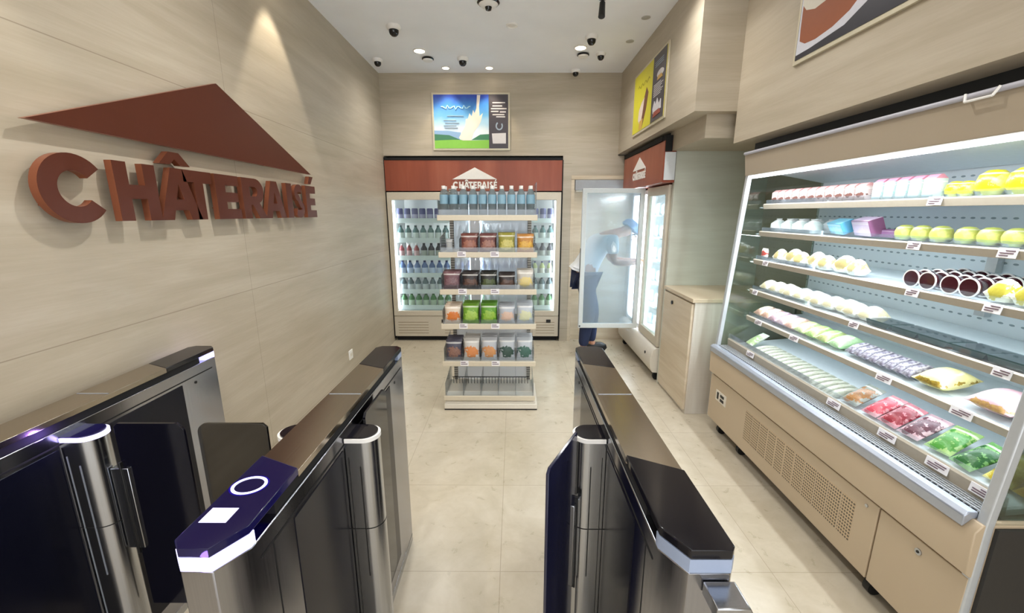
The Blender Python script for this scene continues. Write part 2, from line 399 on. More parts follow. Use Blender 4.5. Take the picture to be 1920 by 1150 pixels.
# door recess in the back wall
t = MB().box(.66, .70, YB-.012, YB+.10, 0, 1.924).box(.66, 1.40, YB-.012, YB+.10, 1.925, 1.97).box(1.36, 1.40, YB-.012, YB+.1, 0, 1.924)
struct(t.build('trim_2', M_CAB, bevel=.003))
d = struct(MB().box(.70, 1.36, YB+.06, YB+.10, 0, 1.925).build('door_1', M_CAB))
sh = thing('roller_shutter_box', 'grey roller shutter box under the lintel of the back doorway', 'shutter box', (1.03, YB-.02, 1.80))
MB().box(.705, 1.355, YB-.025, YB+.055, 1.81, 1.922).build('housing', M_SHUT, sh, .004)
MB().box(.715, 1.345, YB+.0, YB+.02, 1.79, 1.812).build('bottom_bar', M_OFFW, sh, .002)
struct(MB().box(.56, .66, YB-.015, YB, 0, 2.185).build('trim_3', M_WALL))

# ------------------------------------------------------------------ big wall sign
sg = thing('wall_sign', 'big copper brown roof emblem with raised shop name letters on pale wall', 'sign', (XL+.03, 2.18, 1.5))
pos = [('C', 1.29, 1.515), ('H', 1.545, 1.725), ('Â', 1.722, 1.95), ('T', 1.868, 2.04), ('E', 2.062, 2.235), ('R', 2.262, 2.46), ('A', 2.455, 2.675), ('I', 2.70, 2.765), ('S', 2.785, 2.925), ('É', 2.95, 3.09)]
for ch, y0, y1 in pos:
    mb = MB(); zb, zh = 1.522, .213
    for shp in glyph(ch): mb.prism([[(y0+p[0]*(y1-y0), zb+p[1]*zh) for p in l] for l in shp], 'x', XL+.022, XL+.048, 0, 1)
    for k in (.25, .75): mb.cyl((XL, y0+(y1-y0)*(.15 if ch in 'CHRE' else .5), zb+zh*k), (XL+.026, y0+(y1-y0)*(.15 if ch in 'CHRE' else .5), zb+zh*k), .0025, n=6, mi=1)
    mb.build('letter', [M_BROWN, M_BROWNS], sg)
mb = MB().prism([(1.30, 1.822), (3.06, 1.815), (2.178, 2.158)], 'x', XL+.025, XL+.045, 0, 1)
for q in ((1.9, 1.9), (2.45, 1.9), (2.18, 2.08)): mb.cyl((XL, q[0], q[1]), (XL+.026, q[0], q[1]), .0025, n=6, mi=1)
mb.build('roof_emblem', [M_BROWN, M_BROWNS], sg)
# wall socket low on the left wall
so = thing('wall_socket', 'small white socket low on the pale wall beyond the first gate', 'socket', (XL, 3.57, .26))
MB().box(XL, XL+.008, 3.53, 3.61, .26, .345).build('plate', M_WHITE, so, .002)
MB().box(XL+.008, XL+.011, 3.552, 3.566, .29, .32).box(XL+.008, XL+.011, 3.574, 3.588, .29, .32).build('rocker', M_OFFW, so)

# ------------------------------------------------------------------ gates
def prof(x0, x1, y0, y1, ch, r=.006):
    """cap outline; ch = +1: chamfers on the +x side, -1 on the -x side"""
    a, b = (.022, .03), (.05, .055)
    l, rr = (b, a) if ch < 0 else (a, b)
    return l, rr
def outline(x0, x1, y0, y1, near=None, far=None):
    p = []
    nl, nr = near or ((0, 0), (0, 0)); fl, fr = far or ((0, 0), (0, 0))
    p += [(x0, y0+nl[1]), (x0+nl[0], y0)] if nl[0] else [(x0, y0)]
    p += [(x1-nr[0], y0), (x1, y0+nr[1])] if nr[0] else [(x1, y0)]
    p += [(x1, y1-fr[1]), (x1-fr[0], y1)] if fr[0] else [(x1, y1)]
    p += [(x0+fl[0], y1), (x0, y1-fl[1])] if fl[0] else [(x0, y1)]
    return p
def gate(x0, x1, label, lit, side, posts, screen=False, farlit=False):
    g = thing('turnstile_gate', label, 'turnstile', ((x0+x1)/2, 1.17, 0))
    ya, yb = .605, 1.745; near = ((.02, .02), (.035, .055)) if side > 0 else ((.035, .055), (.008, .01)); far = ((.02, .02), (.02, .02))
    cx = (x0+x1)/2
    body = MB().prism(outline(x0, x1, ya, yb, near, far), 'z', .0, .938)
    body.build('body', M_MIRROR, g, .002)
    MB().box(x0-.001, x1+.001, ya+.02, yb-.02, 0, .035).build('plinth', M_STEEL, g)
    for s, x in ((-1, x0), (1, x1)):                     # both sides: far inset dark glass, near inset paints a navy reflection
        for a, b, nm in ((1.19, 1.53, 'side_inset_and_reflection'), (.80, 1.072, 'side_inset_and_reflection')):
            MB().box(min(x, x+s*.0025), max(x, x+s*.0025), a, b, .10, .885).build(nm, M_GLREFL, g)
        MB().box(min(x, x+s*.0015), max(x, x+s*.0015), ya+.075, 1.70, .895, .899).box(min(x, x+s*.0015), max(x, x+s*.0015), .72, .722, .04, .895).build('seam', M_BLKGAP, g)
    MB().cyl((x1, 1.6, .87), (x1+.002, 1.6, .87), .006, n=12).build('lock', M_BLACK, g); MB().cyl((x0, 1.6, .87), (x0-.002, 1.6, .87), .006, n=12).build('lock', M_BLACK, g)
    MB().box(x0+.006, x1-.006, .75, yb-.1, .938, .962).build('shadow_gap', M_BLKGAP, g)
    # caps: slanted joints
    l = outline(x0, x1, ya, .9, near); c1 = [p for p in l if p[1] < .8] ; 
    if side > 0: nearcap = l[:0]+[p for p in l if p[1] < .8]+[(x1, .84), (x0, .89)]; farcap = [(x0, 1.525), (x1, 1.475)]
    else: nearcap = [p for p in l if p[1] < .8]+[(x1, .835), (x0, .895)]; farcap = [(x0, 1.53), (x1, 1.485)]
    nearcap = sorted(set(nearcap), key=lambda p: math.atan2(p[1]-.75, p[0]-cx))
    MB().prism(nearcap, 'z', .968, .986).build('reader_cap', M_BLKGLOW if lit == 1 else M_BLKTOP, g, .002)
    of = outline(x0, x1, 1.5, yb, None, far)
    fc = [farcap[0], farcap[1]] + [p for p in of if p[1] > 1.6]
    fc = sorted(fc, key=lambda p: math.atan2(p[1]-1.62, p[0]-cx))
    MB().prism(fc, 'z', .962, .98).build('end_cap', M_BLKTOP, g, .002)
    n0, n1 = (.89, .84) if side > 0 else (.895, .835)
    MB().prism([(x0, n0), (x1, n1), (x1, farcap[1][1]), (x0, farcap[0][1])], 'z', .962, .979).build('top_plate', M_TOPPL, g, .001)
    MB().box(x0+.004, x1-.004, 1.247, 1.252, .9785, .9800).build('seam', M_GREYR, g)
    # LED band below the reader cap and the end cap
    band = [p for p in outline(x0-.0005, x1+.0005, ya-.0005, .9, near)]; inner = [p for p in band if p[1] < .67]
    inner = sorted(set(inner), key=lambda p: math.atan2(p[1]-.67, p[0]-cx)); lo = [(x0-.0005, .675)]+[p for p in inner]+[(x1+.0005, .675)]
    lo = [(x0-.0005, .672)]+sorted(inner, key=lambda p: p[0])+[(x1+.0005, .672)]
    MB().prism(lo, 'z', .940, .967).build('light_band', M_LEDB if lit else M_LEDOFF, g)
    MB().prism(outline(x0, x1, 1.67, yb+.0005, None, far), 'z', .940, .961).build('light_band', M_LEDB if farlit else M_LEDOFF, g)
    if screen:
        hc = (cx, .80)
        MB().prism([arc(-.560, .776, .035, .030, 0, 350, 35), arc(-.560, .776, .029, .0245, 0, 350, 35)], 'z', .9860, .9872).build('reader_ring', M_LEDB, g)
        MB().prism([arc(-.560, .776, .039, .0335, 0, 350, 35), arc(-.560, .776, .0355, .0305, 0, 350, 35)], 'z', .9860, .9866).build('ring_halo', M_LEDHALO, g)  # glow around the ring put in as a dim emissive annulus
        MB().prism([(-.588, .667), (-.537, .667), (-.537, .706), (-.588, .706)], 'z', .9860, .9870).build('display', M_SCREEN, g)
    for s in posts:                                        # rounded wing post
        x = x1 if s > 0 else x0; L = .05; r = .042; yc = 1.12
        cap = [(x, yc-r), (x+s*L, yc-r)] + [(x+s*L+s*r*math.sin(math.radians(a)), yc-r*math.cos(math.radians(a))) for a in range(10, 180, 10)] + [(x+s*L, yc+r), (x, yc+r)]
        po = MB().prism(cap, 'z', 0, .905, smooth=True).build('wing_post', M_STEEL, g)
        MB().prism([(x+s*.004 if abs(p[0]-x) < .001 else x+(p[0]-x)*1.03, yc+(p[1]-yc)*1.03) for p in cap], 'z', .905, .917, smooth=True).build('post_band', (M_LEDB if lit == 2 else M_WHITE), po)
        MB().prism([(x+(p[0]-x)*.95, yc+(p[1]-yc)*.93) for p in cap], 'z', .917, .921, smooth=True).build('post_cap', M_BLKGLOW if lit == 2 else M_BLKTOP, po)
        MB().box(min(x+s*.012, x+s*.014), max(x+s*.012, x+s*.014), yc-r-.0015, yc-r, .1, .86).box(x+s*.045-.0015, x+s*.045+.0015, yc-r-.0015, yc-r, .45, .83).build('post_seam', M_GREYR if lit == 2 else M_BLACK, po)
        MB().prism([(x+(p[0]-x)*1.004, yc+(p[1]-yc)*1.01) for p in cap], 'z', .618, .621).build('post_joint', M_BLKGAP, po)
    return g
def wing(g, hx, hy, ang, mat, label, z0=.30, z1=.945, L=.235, shape='round', clamp=True, inner=.028):
    """panel from the hinge along angle ang; local u along panel, z up"""
    z1 -= z0; r = .03; mt = Matrix.Translation((hx, hy, z0)) @ Matrix.Rotation(ang, 4, 'Z')
    if shape == 'round': pts = [(inner, 0), (L-r, 0)] + arc(L-r, r, r, r, -80, 0, 6) + [(L, z1-r)] + arc(L-r, z1-r, r, r, 0, 90, 6)[0:] + [(inner+.012, z1), (inner, z1-.012)]
    else: pts = [(inner, 0.02), (L*.62, .02), (L, .22), (L, z1-.012), (L-.012, z1), (inner, z1)]
    o = MB().prism([pts], 'y', -.004, .004).turn(mt).build('wing', mat, g, .0015); o['label'] = label
    if clamp:
        MB().box(-.012+inner-.02, inner+.022, -.011, .011, .22, .50).turn(mt).build('hinge_clamp', M_STEEL, o, .002)
        MB().box(inner-.002, inner+.004, -.014, .014, .20, .52).turn(mt).build('clamp_pin', M_BLACK, o, .001)
    return o
g1 = gate(-1.42, -1.31, 'polished steel turnstile gate standing along the wall with the big sign', 2, 1, [1], farlit=True)
g2 = gate(-.60, -.49, 'middle turnstile gate with glowing violet ring reader and small screen', 1, 1, [-1, 1], screen=True)
g3 = gate(.27, .385, 'turnstile gate with plain black reader cap, nearest the open freezer', 0, -1, [-1])
wing(g1, -1.21, 1.12, 0, M_BLKW, 'closed black glass wing on the gate beside the sign wall')
wing(g2, -.70, 1.12, math.pi, M_SMOKE, 'closed smoky see-through glass wing on the violet ring gate')
wing(g3, .192, 1.10, math.radians(180+62), M_NAVY, 'opened dark blue wing with cut corners on the gate nearest the freezer', shape='cut', z0=.22, inner=.03)
wing(g2, -.462, 1.166, math.radians(90), M_BLKW, 'opened dark wing folded back along the middle gate', z0=.20, L=.22, inner=.012)
# steel bracket at the outer side of the third gate
br = g3
MB().prism([(.33, .925), (.385, .925), (.47, .76), (.47, .60), (.44, .60), (.44, .745), (.37, .90), (.33, .90)], 'y', .55, .603).build('angled_bracket', M_STEEL, br, .002)

# ------------------------------------------------------------------ posters
def poster(name, label, axis, plane, a0, a1, z0, z1, shapes, frame=.02, sgn=-1):
    """shapes: list of (loop in 0..1 coordinates, material), painted in thin layers"""
    o = thing(name, label, 'poster', (0, 0, 0)); c = ((a0+a1)/2)
    o.location = (c, plane, z0) if axis == 'y' else (plane, c, z0)
    def P(p): return (a0+(a1-a0)*p[0], z0+(z1-z0)*p[1])
    lo, hi = min(a0, a1)-frame, max(a0, a1)+frame
    fr = [[(lo, z0-frame), (hi, z0-frame), (hi, z1+frame), (lo, z1+frame)]]
    MB().prism(fr, axis, plane, plane+sgn*.014).build('frame', pm('poster_frame', 'cfc6ae', .35, .3), o, .002)
    MB().prism([[P((0, 0)), P((1, 0)), P((1, 1)), P((0, 1))]], axis, plane+sgn*.014, plane+sgn*.0165).build('print', shapes[0], o)
    for i, (lp, m, nm) in enumerate(shapes[1:]):
        loops = lp if isinstance(lp[0][0], (tuple, list)) else [lp]
        MB().prism([[P(q) for q in l] for l in loops], axis, plane+sgn*.0165, plane+sgn*(.0170+.0003*i)).build(nm, m, o)
    return o
def sky_print():
    t = NT('milk_poster_sky'); gx, gy, gz = t.gen(); g = t.N('ShaderNodeTexCoord'); n = t.noise(g.outputs['Generated'], 4., 4)
    f = t.math('ADD', gz, t.math('MULTIPLY', t.math('SUBTRACT', n, .5), .25))
    t.l.new(t.ramp(f, [(.30, 'e6f0f7'), (.45, 'b9dcf2'), (.62, '6fb4e6'), (.8, '3f86d6'), (.97, '2c49b4')]), t.b.inputs['Base Color']); t.b.inputs['Roughness'].default_value = .4
    return t.m
m_dark = pm('poster_charcoal', '47424a', .4); m_green = pm('poster_meadow', '86c24a', .5, bscale=30); m_hill = pm('poster_hills', '3f7d5a', .5, bscale=20); m_blueh = pm('poster_far_hills', '8fb0d4', .5)
m_milk = pm('poster_milk', 'e9dfd4', .5, bscale=10); m_txt = pm('poster_text_white', 'd8d4d6', .5); m_txtb = pm('poster_text_blue', 'a9dcf4', .5); m_grey = pm('poster_text_grey', '9aa8b8', .5)
S = [sky_print()]
S.append(([(0, 0), (.74, 0), (.74, .16), (.5, .15), (.25, .165), (0, .15)], m_green, 'meadow_print'))
S.append(([(0, .15), (.25, .165), (.36, .16), (.2, .25), (0, .27)], m_hill, 'hill_print'))
S.append(([(.5, .16), (.74, .16), (.74, .27), (.62, .26)], m_hill, 'hill_print'))
S.append(([(0, .27), (.2, .25), (.34, .17), (.36, .3), (.2, .33), (0, .34)], m_blueh, 'far_hill_print'))
S.append(([(.33, .2), (.38, .15), (.5, .15), (.53, .3), (.6, .42), (.63, .5), (.66, .66), (.615, .6), (.61, .78), (.63, .99), (.585, .99), (.575, .75), (.55, .66), (.53, .72), (.51, .6), (.48, .66), (.46, .56), (.43, .55), (.42, .42)], m_milk, 'milk_splash'))
S.append(([(.74, 0), (1, 0), (1, 1), (.74, 1)], m_dark, 'text_panel'))
for i, (a, b, z) in enumerate([(.79, .96, .84), (.79, .92, .78), (.77, .98, .73), (.77, .87, .68), (.89, .97, .67), (.79, .95, .62), (.84, .96, .58)]): S.append(([(a, z), (b, z), (b, z+.02), (a, z+.02)], m_txt, 'text_line'))
S.append(([(.79, .09), (.97, .09), (.97, .29), (.78, .28)], m_txt, 'note_card'))
S.append(([arc(.88, .42, .05, .08, 120, 400, 20)+arc(.88, .42, .032, .055, 400, 120, 20)], m_grey, 'round_emblem'))
# cursive headline: a wavering ribbon; small lines of text under it
wv = [(.10+.022*i, .765+.028*math.sin(i*1.9)+.012*math.cos(i*3.1)) for i in range(19)]
S.append(([stroke(wv, .018)], m_txtb, 'cursive_headline'))
for a, b, z in [(.18, .4, .6), (.13, .3, .52), (.15, .34, .47), (.13, .3, .42), (.14, .32, .38)]: S.append(([(a, z), (b, z), (b, z+.012), (a, z+.012)], m_grey, 'text_line'))
poster('milk_poster', 'framed poster of pouring milk over a green meadow above the back fridge', 'y', YB, -.885, -.062, 2.262, 2.82, S)
m_yel = pm('poster_yellow', 'd2c92e', .45, bscale=12); m_choc = pm('poster_chocolate', '6e4128', .5, bscale=20); m_cone = pm('poster_cone', 'caa04a', .5, bscale=25); m_pink = pm('poster_cream', 'dccabb', .5)
S = [m_yel]
S.append(([(.3, .04), (.36, .04), (.47, .3), (.52, .55), (.45, .66), (.38, .5)], m_choc, 'ice_cream_print'))
S.append(([(.2, .2), (.3, .05), (.36, .3), (.4, .52), (.3, .46), (.22, .36)], m_pink, 'cream_print'))
S.append(([(.24, .02), (.36, .02), (.38, .18), (.26, .16)], m_cone, 'cone_print'))
S.append(([stroke([(.15+.03*i, .76+.03*math.sin(i*1.7)) for i in range(14)], .02)], pm('poster_olive', 'a49a1c', .5), 'cursive_headline'))
S.append(([(.64, 0), (1, 0), (1, 1), (.64, 1)], m_dark, 'text_panel'))
for i in range(7): S.append(([(.69, .38+.028*i), (.69+.2+.03*(i % 3), .38+.028*i), (.69+.2+.03*(i % 3), .392+.028*i), (.69, .392+.028*i)], m_txt, 'text_line'))
for i in range(3): S.append(([(.7, .82+.03*i), (.93, .82+.03*i), (.93, .832+.03*i), (.7, .832+.03*i)], m_grey, 'text_line'))
S.append(([arc(.86, .68, .09, .055, 0, 350, 20)], m_txt, 'ice_cream_cup_print')); S.append(([(.78, .6), (.93, .6), (.9, .66), (.8, .66)], m_cone, 'cup_print'))
S.append(([(.7, .2), (.74, .31), (.78, .24), (.82, .33), (.87, .22), (.92, .28), (.93, .14), (.72, .12)], m_txt, 'cone_cluster_print')); S.append(([(.72, .06), (.92, .08), (.9, .15), (.74, .14)], pm('poster_red', '9c4a3a', .5), 'cone_cluster_print'))
poster('ice_cream_poster', 'framed yellow ice cream poster high on the wall above the side fridge', 'x', 1.18, 4.36, 3.50, 2.295, 2.80, S)
S = [pm('poster_night', '2b2a33', .35)]
S.append(([arc(.28, .62, .52, .55, 0, 350, 40)], pm('poster_plate', 'c9c9d2', .4), 'plate_print'))
S.append(([arc(.22, .72, .40, .46, 0, 350, 40)], pm('poster_cake', '8d4a24', .6, bscale=40), 'cake_print'))
S.append(([arc(.2, .86, .36, .38, 0, 350, 40)], pm('poster_cake_cream', 'cfc9ba', .5), 'cream_print'))
po3 = poster('cake_poster', 'framed poster of a cream cake slice on the wall above the freezer', 'x', 1.455, 2.36, 1.30, 2.31, 3.0, [S[0]])
# clip the printed discs to the sheet
def clip(pts):
    def cl(pts, ax, lim, keep_less):
        out = []
        for i in range(len(pts)):
            a, b = pts[i-1], pts[i]; ia = (a[ax] <= lim) == keep_less; ib = (b[ax] <= lim) == keep_less
            if ia != ib:
                t = (lim-a[ax])/(b[ax]-a[ax]); out.append((a[0]+(b[0]-a[0])*t, a[1]+(b[1]-a[1])*t))
            if ib: out.append(b)
        return out
    for ax, lim, k in ((0, 0.003, False), (0, .997, True), (1, .003, False), (1, .997, True)): pts = cl(pts, ax, lim, k)
    return pts
mp_plate = pm('poster_plate', 'b9b9c4', .4); mp_cake = pm('poster_cake', '8d4a24', .6, bscale=40); mp_cream = pm('poster_cake_cream', 'cfcbbd', .5)
for i, (lp, m, nm) in enumerate([([(-.1, .03), (.1, .035), (.3, .06), (.45, .15), (.58, .32), (.7, .6), (.75, 1.1), (-.1, 1.1)], mp_plate, 'plate_print'), ([(.015, .2), (.02, .12), (.06, .085), (.13, .075), (.23, .09), (.32, .13), (.41, .22), (.48, .34), (.56, .62), (.6, 1.1), (.01, 1.1)], mp_cake, 'cake_print'), ([(.01, .36), (.04, .31), (.1, .28), (.2, .29), (.29, .36), (.36, .5), (.42, .8), (.44, 1.1), (.01, 1.1)], mp_cream, 'cream_print')]):
    lp = clip(lp)
    MB().prism([[(2.36-1.06*p[0], 2.31+.69*p[1]) for p in lp]], 'x', 1.455-.0165, 1.455-.0172-.0004*i).build(nm, m, po3)

# ------------------------------------------------------------------ ceiling fittings
def dome_proto():
    o = thing('dome_camera', 'x', 'camera')
    MB().lathe([(0, 0), (.056, 0), (.058, -.012), (.05, -.03), (.042, -.034), (0, -.034)], n=24).build('mount', M_WHITE, o)
    MB().lathe([(.04, -.034), (.039, -.05), (.033, -.064), (.02, -.076), (0, -.08)], n=24).build('dome', M_DOME, o)
    return Kind(o)
dk = dome_proto()
for x, y, s, lb in [(-.979, 3.80, 1., 'black dome camera on the ceiling above the sign wall aisle, the large one'), (-1.35, 4.55, .85, 'black dome camera on the ceiling in the corner by the sign wall'), (-.502, 4.52, .95, 'black dome camera on the ceiling in front of the milk poster lamps'),
        (.669, 4.0, .95, 'black dome camera ahead of the lit lamp near the yellow poster'), (.831, 4.40, .8, 'small black dome camera between a ring lamp and the yellow poster'), (.66, 4.88, .8, 'black dome camera tight against the back wall above the doorway')]:
    dk.put((x, y, ZC), 0, lb, None, s)
big = thing('dome_camera', 'wide ring-shaped ceiling camera with a black rim, centre of the ceiling', 'camera', (-.183, 3.40, ZC))
MB().lathe([(0, 0), (.075, 0), (.082, -.012), (.07, -.022)], (-.183, 3.40, ZC), 28).build('black_rim', M_DOME, big)
MB().lathe([(.07, -.02), (.055, -.034), (.03, -.04), (0, -.04)], (-.183, 3.40, ZC), 28).build('mount', M_WHITE, big)
MB().lathe([(.026, -.039), (.02, -.058), (0, -.064)], (-.183, 3.40, ZC), 20).build('dome', M_DOME, big)
def lampk(r):
    o = thing('downlight', 'x', 'ceiling lamp')
    MB().lathe([(r*.78, -.001), (r, -.001), (r, -.005), (r*.8, -.008), (r*.78, -.001)], n=24).build('ring', M_WHITE, o)
    MB().lathe([(r*.79, -.003), (0, -.004)], n=24).build('lens', M_LAMP, o)
    return Kind(o)
lk = lampk(.062)
LAMPS = [(-.885, 4.33, 'lit round lamp in the ceiling beside a ring sensor, sign wall side'), (.615, 4.26, 'lit round lamp in the ceiling beside a ring sensor, yellow poster side')]
for x, y, lb in LAMPS: lk.put((x, y, ZC), 0, lb)
lk2 = lampk(.045)
for x, y, lb in [(-.714, 4.80, 'small lit lamp over the milk poster, the one on the sign wall side'), (-.257, 4.80, 'small lit lamp over the milk poster, the one on the doorway side')]: lk2.put((x, y, ZC), 0, lb)
for x, y, lb in [(-1.30, 2.80, 'lit lamp close to the sign wall throwing the bright scallop'), (-1.22, .95, 'lit lamp close to the sign wall over the first gate'), (-.55, 1.9, 'lit lamp in the ceiling over the gates'), (.55, 1.9, 'added fill lamp over the gate nearest the freezer'), (-.55, .2, 'added fill lamp above the entrance, sign wall side'), (.75, .2, 'added fill lamp above the entrance, freezer side'), (.9, 2.9, 'added fill lamp in front of the big bulkhead')]:  # entrance, freezer-gate and bulkhead lamps are unseen, added to brighten the room
    lk.put((x, y, ZC), 0, lb)
def ring_sensor(x, y, lb, sc=1.):
    o = thing('smoke_detector', lb, 'detector', (x, y, ZC))
    MB().lathe([(.052*sc, 0), (.058*sc, -.006), (.058*sc, -.014), (.05*sc, -.018)], (x, y, ZC), 24).build('dark_ring', M_DOME, o)
    MB().lathe([(.05*sc, -.012), (.046*sc, -.028), (0, -.032)], (x, y, ZC), 24).build('cover', M_WHITE, o)
ring_sensor(-.845, 4.52, 'white detector with a dark ring beside the lit lamp, sign wall side')
ring_sensor(.665, 4.42, 'white detector with a dark ring beside the lit lamp, yellow poster side')
o = MB().lathe([(0, 0), (.05, 0), (.05, -.006), (.04, -.012), (.036, -.006), (0, -.006)], (-.015, 3.79, ZC), 24).build('speaker_cover', M_WHITE, loc=(-.015, 3.79, ZC)); tag(o, 'plain white round cover alone in the middle of the ceiling', 'cover')
for x, y, lb in [(1.03, 3.66, 'flat white sprinkler plate near the yellow poster, closer to the gates'), (1.03, 4.12, 'flat white sprinkler plate near the yellow poster, closer to the back wall')]:
    o = MB().lathe([(0, 0), (.035, 0), (.035, -.004), (.02, -.007), (0, -.007)], (x, y, ZC), 20).build('sprinkler_plate', pm('plate_grey', 'b5b2aa', .4), loc=(x, y, ZC)); tag(o, lb, 'sprinkler')
sp = thing('track_spotlight', 'slim black spotlight hanging from the ceiling near the yellow poster', 'spotlight', (.63, 3.35, ZC))
MB().lathe([(0, 0), (.03, 0), (.03, -.01), (0, -.012)], (.63, 3.35, ZC), 16).build('mount', M_BLACK, sp)
MB().cyl((.63, 3.35, ZC-.01), (.63, 3.35, ZC-.05), .006).build('stem', M_BLACK, sp)
MB().cyl((.63, 3.36, ZC-.03), (.622, 3.33, ZC-.13), .02, .024, n=18).build('barrel', M_BLACK, sp)

# ------------------------------------------------------------------ back fridge
FX0, FX1, FY = -1.468, .552, 4.945
fr = thing('display_fridge', 'wide two-door drinks fridge with lit shelves set in the back wall', 'fridge', ((FX0+FX1)/2, 5.3, 0))
MB().box(FX0, FX0+.05, FY+.03, 5.7, .33, 1.79).box(FX1-.05, FX1, FY+.03, 5.7, .33, 1.79).box(FX0+.05, FX1-.05, 5.55, 5.7, .33, 1.79).box(FX0+.05, FX1-.05, FY+.03, 5.55, .33, .38).box(FX0+.05, FX1-.05, FY+.03, 5.55, 1.72, 1.79).build('cabinet', M_FRIDGEW, fr)
hb = MB().box(FX0, FX1, FY+.005, 5.6, 1.80, 2.135).build('header_panel', M_WOODR, fr)
MB().box(FX0-.005, FX1+.005, FY+.0, 5.6, 2.137, 2.165).box(FX1, FX1+.012, FY, 5.6, .03, 2.137).box(FX0-.006, FX0, FY, 5.6, .03, 2.137).box(FX0, FX1, FY+.02, FY+.06, 1.788, 1.802).build('black_gap_trim', M_BLKGAP, fr)
lower = MB().box(FX0+.002, FX1-.002, FY+.006, 5.65, .06, .318)
lower.build('lower_panel', M_FRAME, fr, .006)
lv = MB()
for i in range(5):
    for a, b in ((FX0+.05, FX0+.42), (FX0+.62, FX0+.95), (FX1-.95, FX1-.62), (FX1-.28, FX1-.05)): lv.box(a, b, FY+.0045, FY+.0065, .10+i*.034, .106+i*.034)
lv.build('louvres', M_FRZG, fr)
MB().box(FX0+.02, FX1-.02, FY+.05, 5.6, .0, .06).build('plinth', M_BLKGAP, fr)
MB().box(-.885, -.835, FY+.002, FY+.007, .235, .275).box(.40, .455, FY+.002, FY+.007, .235, .275).build('control_display', M_BLACK, fr)
XM = -.455
for a, b, hx in ((FX0+.004, XM-.002, XM-.03), (XM+.002, FX1-.004, XM+.03)):
    MB().prism([[(a, .322), (b, .322), (b, 1.785), (a, 1.785)], [(a+.055, .385), (a+.055, 1.70), (b-.055, 1.70), (b-.055, .385)]], 'y', FY, FY+.035).build('door', M_FRAME, fr, .004)
    dr = fr.children[-1]
    dr = [c for c in fr.children if c.name.startswith('door')][-1]
    MB().box(a+.055, b-.055, FY+.012, FY+.018, .385, 1.70).build('glass_pane', M_GLASS, dr)
    MB().box(hx-.008, hx+.008, FY-.03, FY-.015, .8, 1.25).box(hx-.006, hx+.006, FY-.02, FY, .82, .84).box(hx-.006, hx+.006, FY-.02, FY, 1.21, 1.23).build('handle', M_POST, dr, .002)
    MB().box(a+.058, a+.07, FY+.045, FY+.06, .40, 1.69).box(b-.07, b-.058, FY+.045, FY+.06, .40, 1.69).build('light_tube', M_LED, fr)
SHZ = [.42, .62, .82, 1.03, 1.24, 1.47]
for z in SHZ:
    s_ = MB().box(FX0+.06, FX1-.06, FY+.075, 5.53, z-.012, z); s_.build('shelf', M_FRIDGEW, fr)
    MB().box(FX0+.07, FX1-.07, FY+.068, FY+.075, z-.034, z+.022).build('shelf_front', M_SHW, fr)
lg = hb
logo(lambda u, z: (-.695+u, 1.828+z), lg, .505, .074, M_WHITE, M_WHITE, .004, 'y', FY+.005, .35, .5, 1.75, sgn=-1)
# drinks
def bottle_kind(name, body, cap, label, h=.15, r=.031, can=False):
    o = thing(name, 'x', 'bottle' if not can else 'can')
    if can: MB().lathe([(0, 0), (r*.85, 0), (r, .01), (r, h-.015), (r*.85, h), (0, h-.003)], n=14).build('can_body', body, o)
    else: MB().lathe([(0, 0), (r*.9, 0), (r, .008), (r, h*.62), (r*.5, h*.82), (r*.4, h*.9), (0, h*.9)], n=14).build('body', body, o)
    MB().lathe([(r*1.01, h*.08), (r*1.03, h*.1), (r*1.03, h*.48), (r*1.01, h*.5)], n=14).build('label_band', label, o)
    MB().lathe([(r*.42, h*.88), (r*.42, h), (0, h)] if not can else [(r*.8, h-.002), (r*.8, h+.001), (0, h+.001)], n=12).build('cap', cap, o)
    return Kind(o)
c = lambda n, h, r=.35: pm('drink_'+n, h, r)
rows = [('green tea bottle', .42, c('green', '5d8a60'), c('dkgreen', '2f4a34'), c('whiteg', 'c6d6c4'), False), ('grey label bottle', .62, c('grey', '6f7d84'), c('dark', '2a2f38'), c('lightgrey', 'd2d9de'), False),
    ('blue label bottle', .82, c('blue', '6b7fae'), c('navy', '2a3566'), c('lightb', 'cdd9f2'), False), ('black label bottle', 1.03, c('blk', '45434a'), c('black', '1c1c22'), c('paleg', 'b5b9b4'), False),
    ('teal label bottle', 1.24, c('teal', '5f7f80'), c('dkteal', '27474c'), c('whitet', 'dfe8e6'), False), ('violet can', 1.47, c('violet', '6f6f9f'), c('silver', 'c8ccd6', .25), c('ltviolet', 'b9b6d8'), True)]
kinds = []
redk = bottle_kind('drink_bottle', c('red', 'a3555c'), c('wht', 'e8e4e4'), c('pink', 'd9b4b8'), .16)
yelk = bottle_kind('drink_bottle', c('yell', 'bfc98a'), c('navy2', '2a3a6a'), c('wht2', 'eef0ea'), .16)
NB = 18
for ri, (nm, z, b, cp, lb, can) in enumerate(rows):
    k = bottle_kind('drink_can' if can else 'drink_bottle', b, cp, lb, .168 if not can else .135, .038, can)
    for side in (0, 1):
        a, e = (FX0+.115, XM-.09) if side == 0 else (XM+.09, FX1-.115)
        for i in range(10):
            x = a+(e-a)*i/9; kk = k; nn = nm
            if ri == 3 and side == 0 and i < 3: kk, nn = redk, 'red bottle'
            if ri == 2 and side == 1 and i > 6: kk, nn = yelk, 'yellow green bottle'
            kk.put((x, FY+.115, z+.0005), 0, f'small {nn} on {ORD[ri]} shelf up, {"sign wall side" if side == 0 else "doorway side"} of the back fridge', f'{nn}s, shelf {ri+1}, door {side+1}')
